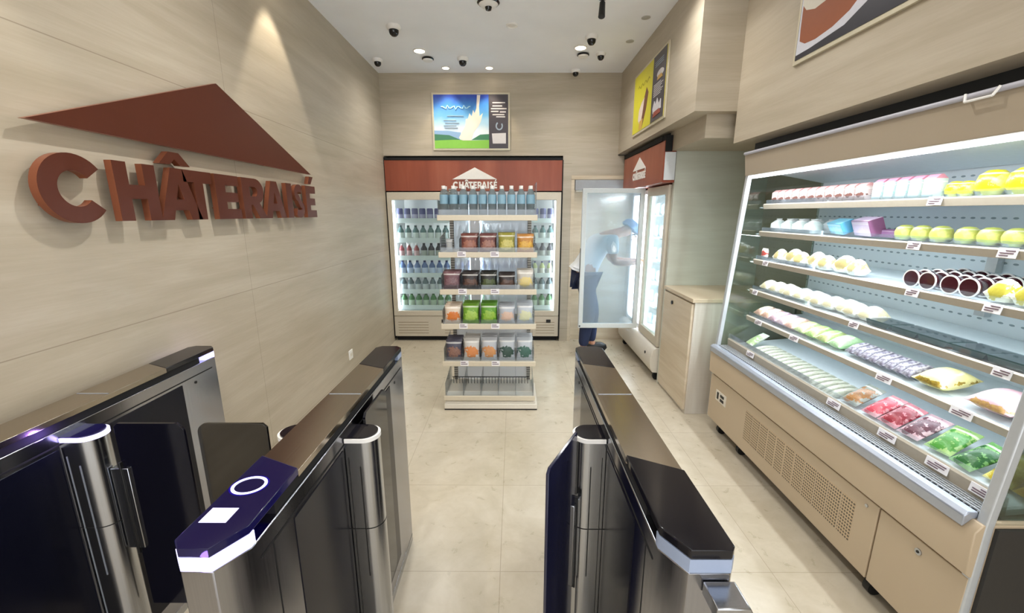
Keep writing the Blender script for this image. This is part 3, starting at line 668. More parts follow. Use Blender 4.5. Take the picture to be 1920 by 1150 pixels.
# ------------------------------------------------------------------ rack in the middle
RX0, RX1, RY0, RY1 = -.555, .17, 3.09, 3.46
rk = thing('display_rack', 'freestanding beige shelf rack with snacks in front of the back fridge', 'rack', ((RX0+RX1)/2, 3.27, 0))
MB().box(RX0-.0, RX1+.02, RY0-.005, RY1+.06, .012, .055).box(RX0+.01, RX1+.01, RY0+.005, RY1+.05, .055, .075).build('base', M_OFFW, rk, .004)
MB().box(RX0+.0, RX1+.02, RY0, RY1+.05, .0, .012).build('foot_rail', M_BLACK, rk)
ups = []
for x in (RX0+.035, RX1-.055): MB().box(x, x+.03, RY1-.02, RY1+.01, .075, 1.74).build('upright', M_PERFRACK, rk, .002)
MB().box(RX0+.065, RX1-.055, RY1-.004, RY1+.002, .12, 1.72).build('back_panel', glass_mat('rack_back_panel', 'f0f3f8', .4, .06, fogcol='eef1f8'), rk)
RZ = [(.116, .0), (.408, 0), (.711, 0), (.982, 0), (1.262, 0), (1.531, 0)]
for i, (z, _) in enumerate(RZ):
    s_ = MB().box(RX0+.01, RX1-.005, RY0+.012, RY1-.005, z-.006, z).build('shelf', M_OFFW, rk)
    MB().box(RX0-.002, RX1+.004, RY0-.004, RY0+.010, z-.034, z+.006).build('shelf_lip', pm('rack_lip', 'cfc4ae', .4), rk, .003)
    if i < 5:
        for s in (0, 1):
            x = RX0+.012 if s == 0 else RX1-.012; hgt = .11
            MB().prism([(RY0+.012, z), (RY1-.01, z), (RY1-.01, z+hgt+.05), (RY0+.012, z+hgt)], 'x', x-.002, x+.002).build('side_panel', M_ACRYL, rk)
        for k in range(1, 5):
            x = RX0+.012+(RX1-RX0-.024)*k/5
            MB().prism([(RY0+.014, z), (RY1-.012, z), (RY1-.012, z+.15), (RY0+.014, z+.10)], 'x', x-.0015, x+.0015).build('divider', M_ACRYL, rk)
        MB().box(RX0+.014, RX1-.014, RY0+.010, RY0+.0125, z+.002, z+.040).build('front_guard', M_ACRYL, rk)
    else:
        MB().box(RX0+.005, RX0+.009, RY0+.0, RY0+.30, z, z+.11).box(RX1-.009, RX1-.005, RY0+.0, RY0+.30, z, z+.235).box(RX0+.009, RX1-.009, RY0-.000, RY0+.003, z+.006, z+.045).build('front_guard', M_ACRYL, rk)
# wire ribs of the empty lowest shelf
wr = MB()
for i in range(26):
    x = RX0+.05+i*(RX1-RX0-.1)/25
    wr.box(x-.0022, x+.0022, RY0+.2, RY0+.204, .145, .2)
wr.box(RX0+.04, RX1-.04, RY0+.2, RY0+.205, .20, .206).build('wire_grid', M_BLACK, rk)
for i, (z, _) in enumerate(RZ[1:5]):
    for x in (-.385, -.14):
        o = thing('price_tag', f'small white price tag on the {ORD[i+1]} shelf up of the rack, {"sign wall side" if x < -.2 else "doorway side"}', 'price tag', (x, RY0-.004, z-.03), group=f'price tags, rack shelf {i+2}')
        MB().box(x-.032, x+.032, RY0-.007, RY0-.004, z-.028, z+.012).build('card', M_TAG, o)
        MB().box(x-.026, x+.01, RY0-.0078, RY0-.007, z-.002, z+.004).box(x-.026, x+.024, RY0-.0078, RY0-.007, z-.016, z-.01).build('print', M_TAGINK, o)
# water bottles on top
wb = thing('water_bottle', 'x', 'bottle')
MB().lathe([(0, 0), (.027, 0), (.03, .006), (.03, .05), (.027, .055), (.03, .06), (.03, .145), (.026, .165), (.013, .19), (.012, .2), (0, .2)], n=16).build('body', glass_mat('bottle_plastic', 'e2e8ea', .3, .12, fogcol='c6cfd2'), wb)
MB().lathe([(.0305, .085), (.0308, .09), (.0308, .145), (.0305, .15)], n=16).build('label_band', pm('water_label', '7fa3b5', .4, bscale=90), wb)
MB().lathe([(.0135, .19), (.0145, .193), (.0145, .213), (0, .214)], n=14).build('cap', M_WHITE, wb)
wk = Kind(wb)
for r in range(2):
    for i in range(10):
        wk.put((RX0+.045+i*.0705, RY0+.045+r*.075, 1.5315), 0, 'clear water bottle with a blue label, ' + ORD[i] + ' from the sign wall in the ' + ('front' if r == 0 else 'second') + ' row', 'water bottles on top of the rack')
# snack packs
def pouch_kind(name, w, d, h, mat, seal, cat='snack bag', seed=0):
    o = thing(name, 'x', cat)
    MB().pillow(w, d, h, seed=seed).build('bag', mat, o)
    MB().box(-w*.46, w*.46, -.0022, .0022, h*.965, h*1.0).build('top_seal', seal, o)
    return Kind(o)
slots = [RX0+.012+(RX1-RX0-.024)*(k+.5)/5 for k in range(5)]
pk = {}
def pack(key, w, d, h, base, a, b, lo=.25, hi=.75):
    pk[key] = pouch_kind('snack_bag', w, d, h, food('print_'+key, base, a, b, lo, hi), pm('seal_'+key, base, .35), seed=len(pk)); return pk[key]
SP = {4: [None, ('reddish brown biscuit bag', '6f4038', 'a8735c', '8a5548', .125), ('dark red biscuit bag', '6a3f3c', 'b08672', '7d4a44', .125), ('yellow green crisp bag', '8f8a3a', 'd4c979', 'a99d4a', .13), ('orange yellow snack bag', 'b07a3a', 'e0b64a', 'c08a3c', .12)],
      3: [('purple brown sweet bag', '6b4a50', '9a7a7c', '5a3a40', .12), ('black chocolate bag', '2c2626', '70503e', '473430', .115), ('black bag with green print', '22241f', '5c6a38', '3a3d2c', .115), ('dark cocoa snack bag', '2f2725', '6a4c3c', '3d2f2a', .105), ('cream and yellow snack bag', 'b8b2a8', 'd8bf5e', 'c8b890', .13)],
      2: [('orange and white bag', 'd6c4b0', 'd8803a', 'c96f34', .13), ('bright green bag with pale print', '6f9d2e', 'b9cf6a', '86b33e', .14), ('deep green bag with yellow print', '5d942a', 'a8c24c', '73a636', .14), ('silver bag with a peach label', 'aeb2b8', 'd8b8a4', 'c7a893', .13), ('silver bag with a pale yellow label', 'b4bac0', 'd0cfa0', 'c2c4a8', .14)],
      1: [('dark patterned biscuit bag', '4a4856', 'a07a68', '6a4a44', .15), ('white bag with an orange picture', 'c6c2bc', 'd98f58', 'cc7e48', .16), ('silver bag with an orange picture', 'b2b4b8', 'd0935f', 'bd8658', .165), ('silver bag with a dark green picture', 'aeb2b6', '40574e', '2f463e', .165), ('silver bag with a sea green picture', 'b0b5ba', '4a6e62', '37584e', .165)]}
for sh_i, row in SP.items():
    z = RZ[sh_i][0]
    for k, it in enumerate(row):
        if not it: continue
        nm, base, a, b, h = it
        kd = pack(nm.replace(' ', '_'), .126, .05, h*1.12, base, a, b, .12, .66)
        for r in range(3):
            kd.put((slots[k], RY0+.05+r*.062, z+.001), 0, nm + f', {ORD[r]} row on the {ORD[sh_i]} rack shelf up', None, rot=(math.radians(-7), 0, 0))
# ribs standing in the empty slot of the second shelf from the top
kd = pouch_kind('snack_bag', .05, .02, .1, food('print_grey_stick', '9a9c9c', 'c8c8c4', '7a7c7c', .2, .8), M_SHUT)
kd.put((slots[0]-.01, RY0+.06, RZ[4][0]+.001), 0, 'narrow grey packet standing alone beside the red brown biscuit bags', None)

# ------------------------------------------------------------------ side fridge + cabinet
SX, SY0, SY1 = 1.325, 3.69, 4.90; YM = 4.27
sf = thing('upright_fridge', 'upright two-door fridge along the side wall, one door open and fogged', 'fridge', (1.7, 4.3, 0))
MB().box(SX+.04, 2.08, SY0+.0, SY0+.05, .33, 1.78).box(SX+.04, 2.08, SY1-.05, SY1, .33, 1.78).box(2.0, 2.08, SY0+.05, SY1-.05, .33, 1.78).box(SX+.04, 2.0, SY0+.05, SY1-.05, .33, .37).box(SX+.04, 2.0, SY0+.05, SY1-.05, 1.74, 1.78).build('cabinet', M_FRIDGEW, sf)
MB().box(SX+.035, SX+.045, SY0-.004, SY0+.004, .06, 1.80).box(SX+.0, SX+.01, SY0-.004, SY0, 1.795, 1.80).build('door_gasket', M_BLACK, sf)
# bulging lower front
lp = [(SX+.04, .08), (SX-.02, .085), (SX-.045, .13), (SX-.05, .22), (SX-.03, .30), (SX+.0, .325), (SX+.04, .33), (2.06, .33), (2.06, .08)]
MB().prism(lp, 'y', SY0, SY1).build('lower_panel', M_OFFW, sf, .006)
MB().cyl((SX-.052, SY0+.16, .235), (SX-.046, SY0+.16, .235), .014, n=16).build('lock', M_BLACK, sf)
for y in (SY0+.05, SY1-.06): MB().cyl((SX+.03, y-.015, .03), (SX+.03, y+.015, .03), .03, n=16).box(SX+.0, SX+.06, y-.02, y+.02, .055, .085).build('caster', M_BLACK, sf)
for y in (SY0+.05, SY1-.06): MB().cyl((2.0, y-.015, .03), (2.0, y+.015, .03), .03, n=16).box(1.97, 2.03, y-.02, y+.02, .055, .085).build('caster', M_BLACK, sf)
hs = MB().box(1.235, 2.04, SY0-.01, SY1-.02, 1.80, 2.13).box(1.235, 1.335, SY0-.08, SY0-.01, 1.80, 2.13).build('header_panel', M_WOODR, sf, .002)
MB().box(1.243, 1.332, SY0-.086, SY0-.081, 1.82, 2.04).build('header_side', pm('header_side_white', 'cfd2d4', .3), sf)
MB().box(1.236, 2.04, SY0-.01, SY1, 2.135, 2.175).box(1.24, 1.295, SY0-.09, SY0-.01, 2.045, 2.17).build('header_cap', M_BLKGAP, sf)
dn = MB().prism([[(SY0, .335), (YM-.003, .335), (YM-.003, 1.79), (SY0, 1.79)], [(SY0+.07, .42), (SY0+.07, 1.71), (YM-.05, 1.71), (YM-.05, .42)]], 'x', SX, SX+.036).build('door', M_FRAME, sf, .004)
MB().box(SX+.012, SX+.02, SY0+.07, YM-.05, .42, 1.71).build('glass_pane', M_GLASS, dn)
od = thing('door', None, None); od.parent = sf; od.location = Vector((SX-.02, YM+.012, 0))-sf.location; del_l = [k for k in od.keys()]
DW = .62
m_ = MB().prism([[(-DW, .36), (0, .36), (0, 1.79), (-DW, 1.79)], [(-DW+.045, .41), (-DW+.045, 1.745), (-.045, 1.745), (-.045, .41)]], 'y', -.018, .018)
m_.v = [(v[0]+SX-.02, v[1]+YM+.012, v[2]) for v in m_.v]
bpy.data.objects.remove(od)
od = m_.build('door', pm('open_door_frame', 'cfd2d0', .35), sf, .004)
m_ = MB().box(-DW+.045, -.045, -.002, .002, .41, 1.745); m_.v = [(v[0]+SX-.02, v[1]+YM+.012, v[2]) for v in m_.v]
m_.build('glass_pane', M_FOG, od)
m_ = MB().box(-DW+.008, -DW+.02, -.03, -.018, .375, .39).box(-DW-.004, -DW+.0, -.01, .01, .9, 1.2); m_.v = [(v[0]+SX-.02, v[1]+YM+.012, v[2]) for v in m_.v]
m_.build('handle', M_BLACK, od)
for z in (.62, .85, 1.08, 1.31, 1.53): MB().box(SX+.09, 1.99, SY0+.055, SY1-.055, z-.01, z).build('shelf', M_SHW, sf)
for y in (SY0+.055, YM-.03, YM+.02, SY1-.07): MB().box(SX+.045, SX+.06, y, y+.014, .40, 1.73).build('light_tube', M_LED, sf)
lg = hs
logo(lambda u, z: (4.50-u, 1.875+z), lg, .42, .068, M_WHITE, M_WHITE, .004, 'x', 1.235, .35, .5, 1.7, sgn=-1)
ik = [pack('frozen_white_box', .1, .06, .12, 'dfe6ea', 'b8d0dc', 'c8dce6'), pack('frozen_blue_box', .1, .06, .12, 'c4d6e4', '7fa4c4', 'a0bcd4')]
for i, z in enumerate((.37, .62, .85, 1.08, 1.31, 1.53)):
    for j in range(5):
        ik[(i+j) % 2].put((SX+.17, SY0+.12+j*.21, z+.001), -math.pi/2, ('white' if (i+j) % 2 == 0 else 'pale blue') + f' frozen pack in the side fridge, {ORD[i]} shelf up, {ORD[j]} from the cabinet', 'frozen packs in the side fridge')

cb = thing('low_cabinet', 'beige laminate cabinet with a small lock beside the side fridge', 'cabinet', (1.7, 3.3, 0))
MB().box(1.352, 2.10, 3.03, 3.628, .0, .90).build('body', M_CABL, cb, .002)
MB().box(1.335, 1.352, 3.045, 3.62, .03, .885).build('door', M_CAB, cb, .002)
MB().cyl((1.326, 3.42, .82), (1.335, 3.42, .82), .016, n=14).build('lock', M_BLACK, [c for c in cb.children if c.name.startswith('door')][0])
MB().box(1.328, 2.10, 3.018, 3.628, .90, .93).build('worktop', M_CAB, cb, .003)

# ------------------------------------------------------------------ person behind the open door
def skin_body(name, verts, edges, radii, root, mats, parent=None, sub=2):
    me = bpy.data.meshes.new(name); me.from_pydata(verts, edges, []); o = bpy.data.objects.new(name, me); COL.objects.link(o)
    for m in mats: me.materials.append(m)
    if parent: o.parent = parent
    sk = o.modifiers.new('skin', 'SKIN'); sk.use_smooth_shade = True
    if not me.skin_vertices: pass
    for i, r in enumerate(radii):
        sv = me.skin_vertices[0].data[i] if me.skin_vertices else None
        if sv: sv.radius = r if isinstance(r, tuple) else (r, r); sv.use_root = (i == root)
    ss = o.modifiers.new('sub', 'SUBSURF'); ss.levels = sub; ss.render_levels = sub
    return o
def skinned(name, joints, bones, mat, parent, sub=2):
    """joints: {key: (pos, radius)}; evaluated to a plain mesh"""
    keys = list(joints); vs = [joints[k][0] for k in keys]; es = [(keys.index(a), keys.index(b)) for a, b in bones]
    bm = bmesh.new(); lay = bm.verts.layers.skin.verify(); bv = []
    for i, k in enumerate(keys):
        v = bm.verts.new(vs[i]); bv.append(v); r = joints[k][1]; v[lay].radius = r if isinstance(r, tuple) else (r, r); v[lay].use_root = (i == 0)
    for a, b in es: bm.edges.new((bv[a], bv[b]))
    me = bpy.data.meshes.new(name); bm.to_mesh(me); bm.free(); me.materials.append(mat)
    o = bpy.data.objects.new(name, me); COL.objects.link(o)
    sk = o.modifiers.new('skin', 'SKIN'); sk.use_smooth_shade = True
    ss = o.modifiers.new('sub', 'SUBSURF'); ss.levels = sub; ss.render_levels = sub
    if parent: o.parent = parent
    return o
pe = thing('person', 'person in white shirt, blue cap and navy trousers bending behind fogged door', 'person', (.88, 4.50, 0))
def rel(p): return (p[0]-.82, p[1]-4.62, p[2])
m_skin = pm('skin', 'b98468', .5); m_shirt = pm('white_shirt', 'e4e6e8', .8, bump=.2); m_trou = pm('navy_trousers', '1f2a4a', .85); m_shoe = pm('black_shoe', '111114', .5); m_cap = pm('blue_cap', '4f6f96', .8)
J = {'pelvis': ((.70, 4.62, .93), (.13, .11)), 'waist': ((.74, 4.62, 1.06), (.13, .12)), 'chest': ((.86, 4.62, 1.24), (.17, .12)), 'sh': ((.97, 4.62, 1.34), (.13, .09)), 'neck': ((1.06, 4.62, 1.35), .05), 'head0': ((1.10, 4.62, 1.36), .055), 'head1': ((1.15, 4.62, 1.37), (.088, .078)), 'head2': ((1.20, 4.62, 1.39), (.07, .068)),
     'chin': ((1.165, 4.62, 1.30), .045)}
B = [('pelvis', 'waist'), ('waist', 'chest'), ('chest', 'sh'), ('sh', 'neck'), ('neck', 'head0'), ('head0', 'head1'), ('head1', 'head2'), ('head1', 'chin')]
for s, y in (('r', 4.53), ('l', 4.71)):
    sg_ = -1 if s == 'r' else 1
    J[s+'sh'] = ((.95, y-.06*(1 if s == 'r' else -1), 1.29), .062)
    J[s+'el'] = ((1.0+.02*sg_, y-.08*(1 if s == 'r' else -1), 1.05), .042); J[s+'fa'] = ((1.12, y-.06*(1 if s == 'r' else -1), 1.04), .036); J[s+'wr'] = ((1.23, y-.03*(1 if s == 'r' else -1), 1.04), .026); J[s+'pa'] = ((1.30, y-.02*(1 if s == 'r' else -1), 1.05), (.022, .04))
    J[s+'hip'] = ((.72, y, .86), .095); J[s+'kn'] = ((.80+.04*sg_, y, .47), .062); J[s+'cf'] = ((.78+.05*sg_, y, .30), .056); J[s+'an'] = ((.77+.06*sg_, y, .09), .04); J[s+'ft'] = ((.88+.06*sg_, y, .04), .036)
    B += [('sh', s+'sh'), (s+'sh', s+'el'), (s+'el', s+'fa'), (s+'fa', s+'wr'), (s+'wr', s+'pa'), ('pelvis', s+'hip'), (s+'hip', s+'kn'), (s+'kn', s+'cf'), (s+'cf', s+'an'), (s+'an', s+'ft')]
body = skinned('body', {k: (rel(v[0]), v[1]) for k, v in J.items()}, B, m_skin, pe)
# fingers: five short chains per hand, curled towards the shelf
for s, y in (('r', 4.53), ('l', 4.71)):
    o_ = 1 if s == 'r' else -1; px, py, pz = J[s+'pa'][0]
    for k in range(4):
        dy = (k-1.5)*.019; ln = (.028, .034, .032, .025)[k]
        JJ = {'a': (rel((px+.005, py+dy, pz+.004)), .0095), 'b': (rel((px+.012+ln, py+dy*1.1, pz+.006)), .0088), 'c': (rel((px+.012+ln*1.8, py+dy*1.15, pz-.008)), .008), 'd': (rel((px+.012+ln*2.2, py+dy*1.15, pz-.028)), .007)}
        skinned('finger', JJ, [('a', 'b'), ('b', 'c'), ('c', 'd')], m_skin, pe, 1)
    JJ = {'a': (rel((px-.02, py+o_*.025, pz)), .011), 'b': (rel((px+.01, py+o_*.05, pz-.008)), .0098), 'c': (rel((px+.038, py+o_*.052, pz-.018)), .0085)}
    skinned('thumb', JJ, [('a', 'b'), ('b', 'c')], m_skin, pe, 1)
def grow(keys, extra, bones, name, mat, inc):
    JJ = {k: (rel(J[k][0]), tuple(r+inc for r in (J[k][1] if isinstance(J[k][1], tuple) else (J[k][1],)*2))) for k in keys}
    JJ.update(extra); return skinned(name, JJ, bones, mat, pe)
grow(['waist', 'chest', 'sh', 'rsh', 'rel_' if 0 else 'rel'[:0]+'rel'[:0]+'rsh', 'lsh'], {'hem': (rel((.70, 4.62, .95)), (.155, .135)), 're': (rel((.98, J['rel'][0][1] if 'rel' in J else 4.45, 1.12)), .06), 'le': (rel((1.0, J['lel'][0][1] if 'lel' in J else 4.79, 1.12)), .06)}, [('waist', 'hem'), ('waist', 'chest'), ('chest', 'sh'), ('sh', 'rsh'), ('sh', 'lsh'), ('rsh', 're'), ('lsh', 'le')], 'shirt', m_shirt, .02)
grow(['pelvis', 'rhip', 'rkn', 'rcf', 'lhip', 'lkn', 'lcf'], {'ra': (rel((.77-.06, 4.53, .10)), .055), 'la': (rel((.77+.06, 4.71, .10)), .055)}, [('pelvis', 'rhip'), ('rhip', 'rkn'), ('rkn', 'rcf'), ('rcf', 'ra'), ('pelvis', 'lhip'), ('lhip', 'lkn'), ('lkn', 'lcf'), ('lcf', 'la')], 'trousers', m_trou, .016)
for s, x, y in ((-1, .71, 4.53), (1, .83, 4.71)):
    m_ = MB().lathe([(0, -.052), (.8, -.052), (1, -.02), (.9, .02), (.55, .045), (0, .05)], (0, 0, 0), 18); m_.v = [(rel((x+.06+v[0]*.13, y+v[1]*.05, .053+v[2]))) for v in m_.v]
    m_.v = [tuple(Vector(v)+pe.location) for v in m_.v]; m_.build('shoe', m_shoe, pe)
m_ = MB().lathe([(0, .088), (.05, .08), (.088, .045), (.098, 0), (.09, -.01)], n=22).prism([(.04, -.09), (.12, -.07), (.16, 0), (.12, .07), (.04, .09)], 'z', -.008, 0)
m_.turn(Matrix.Rotation(math.radians(38), 4, 'Y')); m_.v = [(v[0]+1.235, v[1]+4.50, v[2]+1.40) for v in m_.v]; m_.build('cap', m_cap, pe)
m_ = MB()
for dy in (-.032, .032): m_.lathe([(0, .011), (.008, .008), (.011, 0), (.008, -.008), (0, -.011)], (1.285, 4.50+dy, 1.325), 10)
m_.build('eyes', M_BLACK, pe)
MB().prism([(1.285, 1.34), (1.322, 1.30), (1.288, 1.292)], 'y', 4.489, 4.511).build('nose', m_skin, pe, .004)
MB().box(1.26, 1.273, 4.48, 4.52, 1.27, 1.277).build('mouth', pm('lips', '8c4c44', .5), pe)

# ------------------------------------------------------------------ open multideck freezer
GY0, GY1 = 1.085, 2.82
fz = thing('open_freezer', 'long open-front lit freezer cabinet with five shelves along the wall', 'freezer', (1.75, 1.95, 0))
MB().box(1.44, 2.08, GY0, GY1, .10, .44).build('base', M_FRZB, fz)
MB().prism([(1.405, .452), (1.40, .60), (1.42, .628), (2.08, .628), (2.08, .44), (1.42, .44)], 'y', GY0, GY1).build('upper_base_panel', M_FRZB, fz, .003)
MB().box(1.424, 1.44, GY0+.004, 1.405, .105, .432).build('service_panel', M_FRZB, fz, .002)
MB().box(1.424, 1.44, 1.413, GY1-.004, .105, .432).build('service_panel', M_FRZB, fz, .002)
MB().cyl((1.420, 1.243, .389), (1.424, 1.243, .389), .012, n=16).build('lock', M_STEEL, fz); MB().cyl((1.421, 1.465, .40), (1.424, 1.465, .40), .007, n=12).build('lock', M_STEEL, fz)
MB().cyl((1.4185, 1.243, .389), (1.420, 1.243, .389), .005, n=12).build('keyhole', M_BLACK, fz)
m_perf = perf_mat('freezer_grille_sheet', 'bda787', '52483a', 1, .0125, .0155, .0045, slot=1.0)
for i in range(11):
    a = 1.515+i*.0765; MB().box(1.4225, 1.424, a, a+.066, .19, .375).build('vent_grille', m_perf, fz)
MB().box(1.420, 1.424, 2.585, 2.72, .275, .35).build('switch_plate', M_OFFW, fz)
MB().box(1.4175, 1.420, 2.68, 2.70, .29, .338).box(1.4175, 1.420, 2.61, 2.655, .318, .336).box(1.4175, 1.420, 2.61, 2.655, .288, .306).build('switches', M_BLACK, fz)
for y in (GY0+.36, GY1-.08, GY1-.35, GY0+.03):
    for x in (1.50, 2.0): MB().cyl((x, y-.015, .032), (x, y+.015, .032), .032, n=16).box(x-.03, x+.03, y-.025, y+.025, .06, .10).build('caster', M_BLACK, fz)
MB().box(1.52, 2.05, GY0+.08, GY1-.1, .06, .10).build('underframe', M_BLKGAP, fz)
# rim, front grille, deck
MB().prism([(1.392, .600), (1.388, .640), (1.402, .652), (1.432, .652), (1.436, .63), (1.42, .628)], 'y', GY0+.03, GY1-.01).build('rim', M_GREYR, fz, .004)
gr = MB().box(1.436, 1.505, GY0+.03, GY1-.02, .628, .634, 1)
n = 80
for i in range(5): x = 1.443+i*.0125; gr.box(x, x+.004, GY0+.035, GY1-.03, .648, .652)
for i in range(n): y = GY0+.04+(GY1-GY0-.08)*i/(n-1); gr.box(1.44, 1.50, y, y+.003, .644, .648)
gr.build('air_grille', [M_POST, M_BLKGAP], fz)
MB().prism([(1.500, .634), (1.494, .695), (1.500, .702), (1.512, .702), (1.515, .640)], 'y', GY0+.03, GY1-.03).build('deck_lip', M_STRIP, fz, .002)
MB().box(1.5, 1.504, GY0+.03, GY1-.03, .70, .735).build('deck_guard', M_ACRYL, fz)
MB().prism([(1.512, .66), (2.0, .705), (2.0, .69), (1.512, .64)], 'y', GY0+.03, GY1-.03).build('deck', M_SHW, fz)
MB().box(2.0, 2.08, GY0, GY1, .63, 1.92).build('back_wall', M_PERFBACK, fz)
MB().box(1.505, 2.08, GY0+.0, GY1-.0, 1.86, 1.925).build('canopy', M_FRIDGEW, fz)
MB().prism([(1.493, 1.785), (1.50, 1.783), (1.515, 1.79), (1.505, 1.925), (1.475, 1.925), (1.478, 1.905)], 'y', GY0, GY1-.01).build('fascia', M_FASC, fz, .003)
MB().cyl((1.472, GY0+.01, 1.918), (1.472, GY1-.02, 1.918), .009, n=12).build('night_blind_rail', pm('blind_rail', 'b7b6c0', .3), fz)
MB().tube([(1.463, 1.47, 1.925), (1.455, 1.46, 1.90), (1.455, 1.38, 1.90), (1.463, 1.37, 1.925)], .004, 8).build('blind_handle', M_WHITE, fz)
MB().box(1.512, 1.545, GY0+.03, GY1-.03, 1.768, 1.783).build('light_tube', M_LED, fz)
MB().box(1.545, 1.60, GY0+.02, GY1-.02, 1.80, 1.86).build('light_housing', M_FRIDGEW, fz)
MB().prism([(1.60, 1.81), (1.99, 1.74), (1.99, 1.76), (1.60, 1.86)], 'y', GY0+.02, GY1-.02).build('air_duct', M_SHW, fz)
for y, nm in ((GY1-.028, 'end_frame'), (GY0-.002, 'end_frame')):
    MB().prism([[(1.425, .10), (1.452, .10), (1.452, .62), (1.542, 1.93), (1.512, 1.93), (1.425, .62)]], 'y', y, y+.03).build(nm, M_POST, fz, .004)
for y in (GY1-.016, GY0+.012):
    MB().prism([[(1.452, .64), (2.0, .64), (2.0, 1.86), (1.535, 1.86)]], 'y', y-.003, y+.003).build('end_glass', M_GLASSG, fz)
MB().box(1.455, 2.08, GY0-.012, GY0-.001, .08, .62).build('end_panel', pm('end_panel_dark', '2c2a28', .5), fz)
for z in (.86, 1.05, 1.245, 1.43): MB().box(1.97, 1.998, 1.70, 1.74, z-.12, z-.02).build('shelf_bracket', M_POST, fz)
FS = [(.868, 1.60, 5), (1.052, 1.60, 4), (1.252, 1.60, 3), (1.434, 1.615, 2), (1.606, 1.62, 1)]
for z, x, n in FS:
    MB().prism([(x+.006, z-.004), (1.995, z+.008), (1.995, z-.004), (x+.006, z-.016)], 'y', GY0+.03, GY1-.045).build('shelf', M_SHW, fz)
    MB().prism([(x, z-.030), (x-.006, z-.002), (x, z+.003), (x+.008, z+.003), (x+.008, z-.030)], 'y', GY0+.028, GY1-.043).build('shelf_lip', M_STRIP, fz, .001)
    MB().box(x+.010, x+.013, GY0+.03, GY1-.045, z-.002, z+.026).build('shelf_guard', M_ACRYL, fz)
    MB().box(x+.03, x+.045, GY0+.05, GY1-.07, z-.024, z-.017).build('light_tube', M_LEDS, fz)
# price cards clipped to the shelf fronts
def ptag(x, y, z, lb, grp, w=.055):
    o = thing('price_tag', lb, 'price tag', (x, y, z), group=grp)
    MB().prism([(x-.012, z-.026), (x-.014, z-.026), (x-.009, z+.006), (x-.007, z+.006)], 'y', y-w/2, y+w/2).build('card', M_TAG, o)
    m_ = MB()
    for k, (a, b) in enumerate(((-.38, .1), (-.38, .35), (-.1, .4))): m_.box(x-.0150+.0013*k, x-.0125+.0013*k, y-b*w, y-a*w, z-.020+k*.008, z-.017+k*.008)
    m_.build('print', M_TAGINK, o)
names = {5: 'lowest', 4: 'second lowest', 3: 'middle', 2: 'second from top', 1: 'top'}
TG = {1: [1.646], 2: [1.688, 1.363], 3: [2.629, 1.638, 1.352], 4: [2.70, 1.885, 1.28], 5: [2.62, 2.27, 1.682, 1.365]}
for z, x, n in FS:
    for i, y in enumerate(TG[n]): ptag(x, y, z, f'price card on the {names[n]} freezer shelf, {ORD[i]} from the cabinet', f'price cards, freezer shelf {n}', .075 if n == 5 else .055)
for i, y in enumerate((2.5, 1.80, 1.516, 1.314, 1.165)): ptag(1.503, y, .692, f'price card on the bottom deck lip of the freezer, {ORD[i]} from the cabinet', 'price cards, freezer deck', .08)

# --- goods in the freezer
def kind_of(name, cat, parts):
    o = thing(name, 'x', cat)
    for nm, mb, m in parts: mb.build(nm, m, o)
    return Kind(o)
def carton(name, w, d, h, mat, top):
    return kind_of(name, 'carton', [('carton_body', MB().box(-w/2, w/2, -d/2, d/2, 0, h*.82), mat), ('gable_top', MB().prism([(-d/2, h*.82), (d/2, h*.82), (.004, h), (-.004, h)], 'x', -w/2, w/2), top)])
FR = -math.pi/2   # packs face the aisle (-x)
m_cart = food('print_milk_carton', 'c9b4ae', '7a5048', '4a3028', .2, .6); m_ct = pm('carton_pink_top', 'c28e8a', .4)
ck = carton('milk_carton', .052, .052, .082, m_cart, m_ct)
for r in range(2):
    for i in range(11): ck.put((1.66+r*.06, 2.70-i*.066, 1.608), FR, f'small pink-topped carton, {ORD[i]} from the cabinet, {"front" if r == 0 else "second"} row, top freezer shelf', None)
ck2 = carton('milk_carton', .046, .05, .092, food('print_pale_carton', 'bfccc8', '9ec4b6', 'a8c8c0', .2, .6), pm('carton_rose_top', 'c9869a', .4))
for i in range(5): ck2.put((1.665, 1.955-i*.06, 1.608), FR, f'pale mint carton with rose top, {ORD[i]} after the small pink-topped ones', None)
def jelly(name, col, r, h, lab):
    return kind_of(name, 'jelly', [('fruit_jelly', MB().lathe([(0, 0), (r*.7, 0), (r*.95, h*.25), (r, h*.5), (r*.85, h*.8), (r*.45, h*.97), (0, h)], n=22), food('print_'+lab, col, 'e9e48a', col, .2, .8)), ('tray', MB().lathe([(0, -.002), (r*.75, -.002), (r*1.02, h*.16), (r*.98, h*.16), (r*.7, .0)], n=22), M_ACRYL)])
jk = jelly('fruit_jelly_cup', 'd9d21e', .042, .08, 'bright_jelly')
for i, (y, s) in enumerate([(1.742, .85), (1.66, .72), (1.615, .7), (1.532, 1.1), (1.435, 1.1), (1.335, 1.1), (1.235, 1.05)]):
    jk.put((1.692, y, 1.612), 0, f'bright yellow round jelly on the top freezer shelf, {ORD[i]} from the cartons', None, s)
jk2 = jelly('fruit_jelly_cup', 'c3cc62', .036, .062, 'pale_jelly')
for i, y in enumerate([1.828, 1.752, 1.672, 1.575, 1.497, 1.42]):
    jk2.put((1.69, y, 1.440), 0, f'pale green yellow jelly cup on the second shelf from top, {ORD[i]} from the flat packs', None)
jr = jelly('fruit_jelly_cup', '8c3a22', .04, .07, 'red_jelly'); jr.put((1.69, 1.335, 1.44), 0, 'brown red round jelly beside the pale cups, second shelf from top', None); jr.put((1.69, 1.245, 1.44), 0, 'brown red round jelly nearest the entrance, second shelf from top', None)
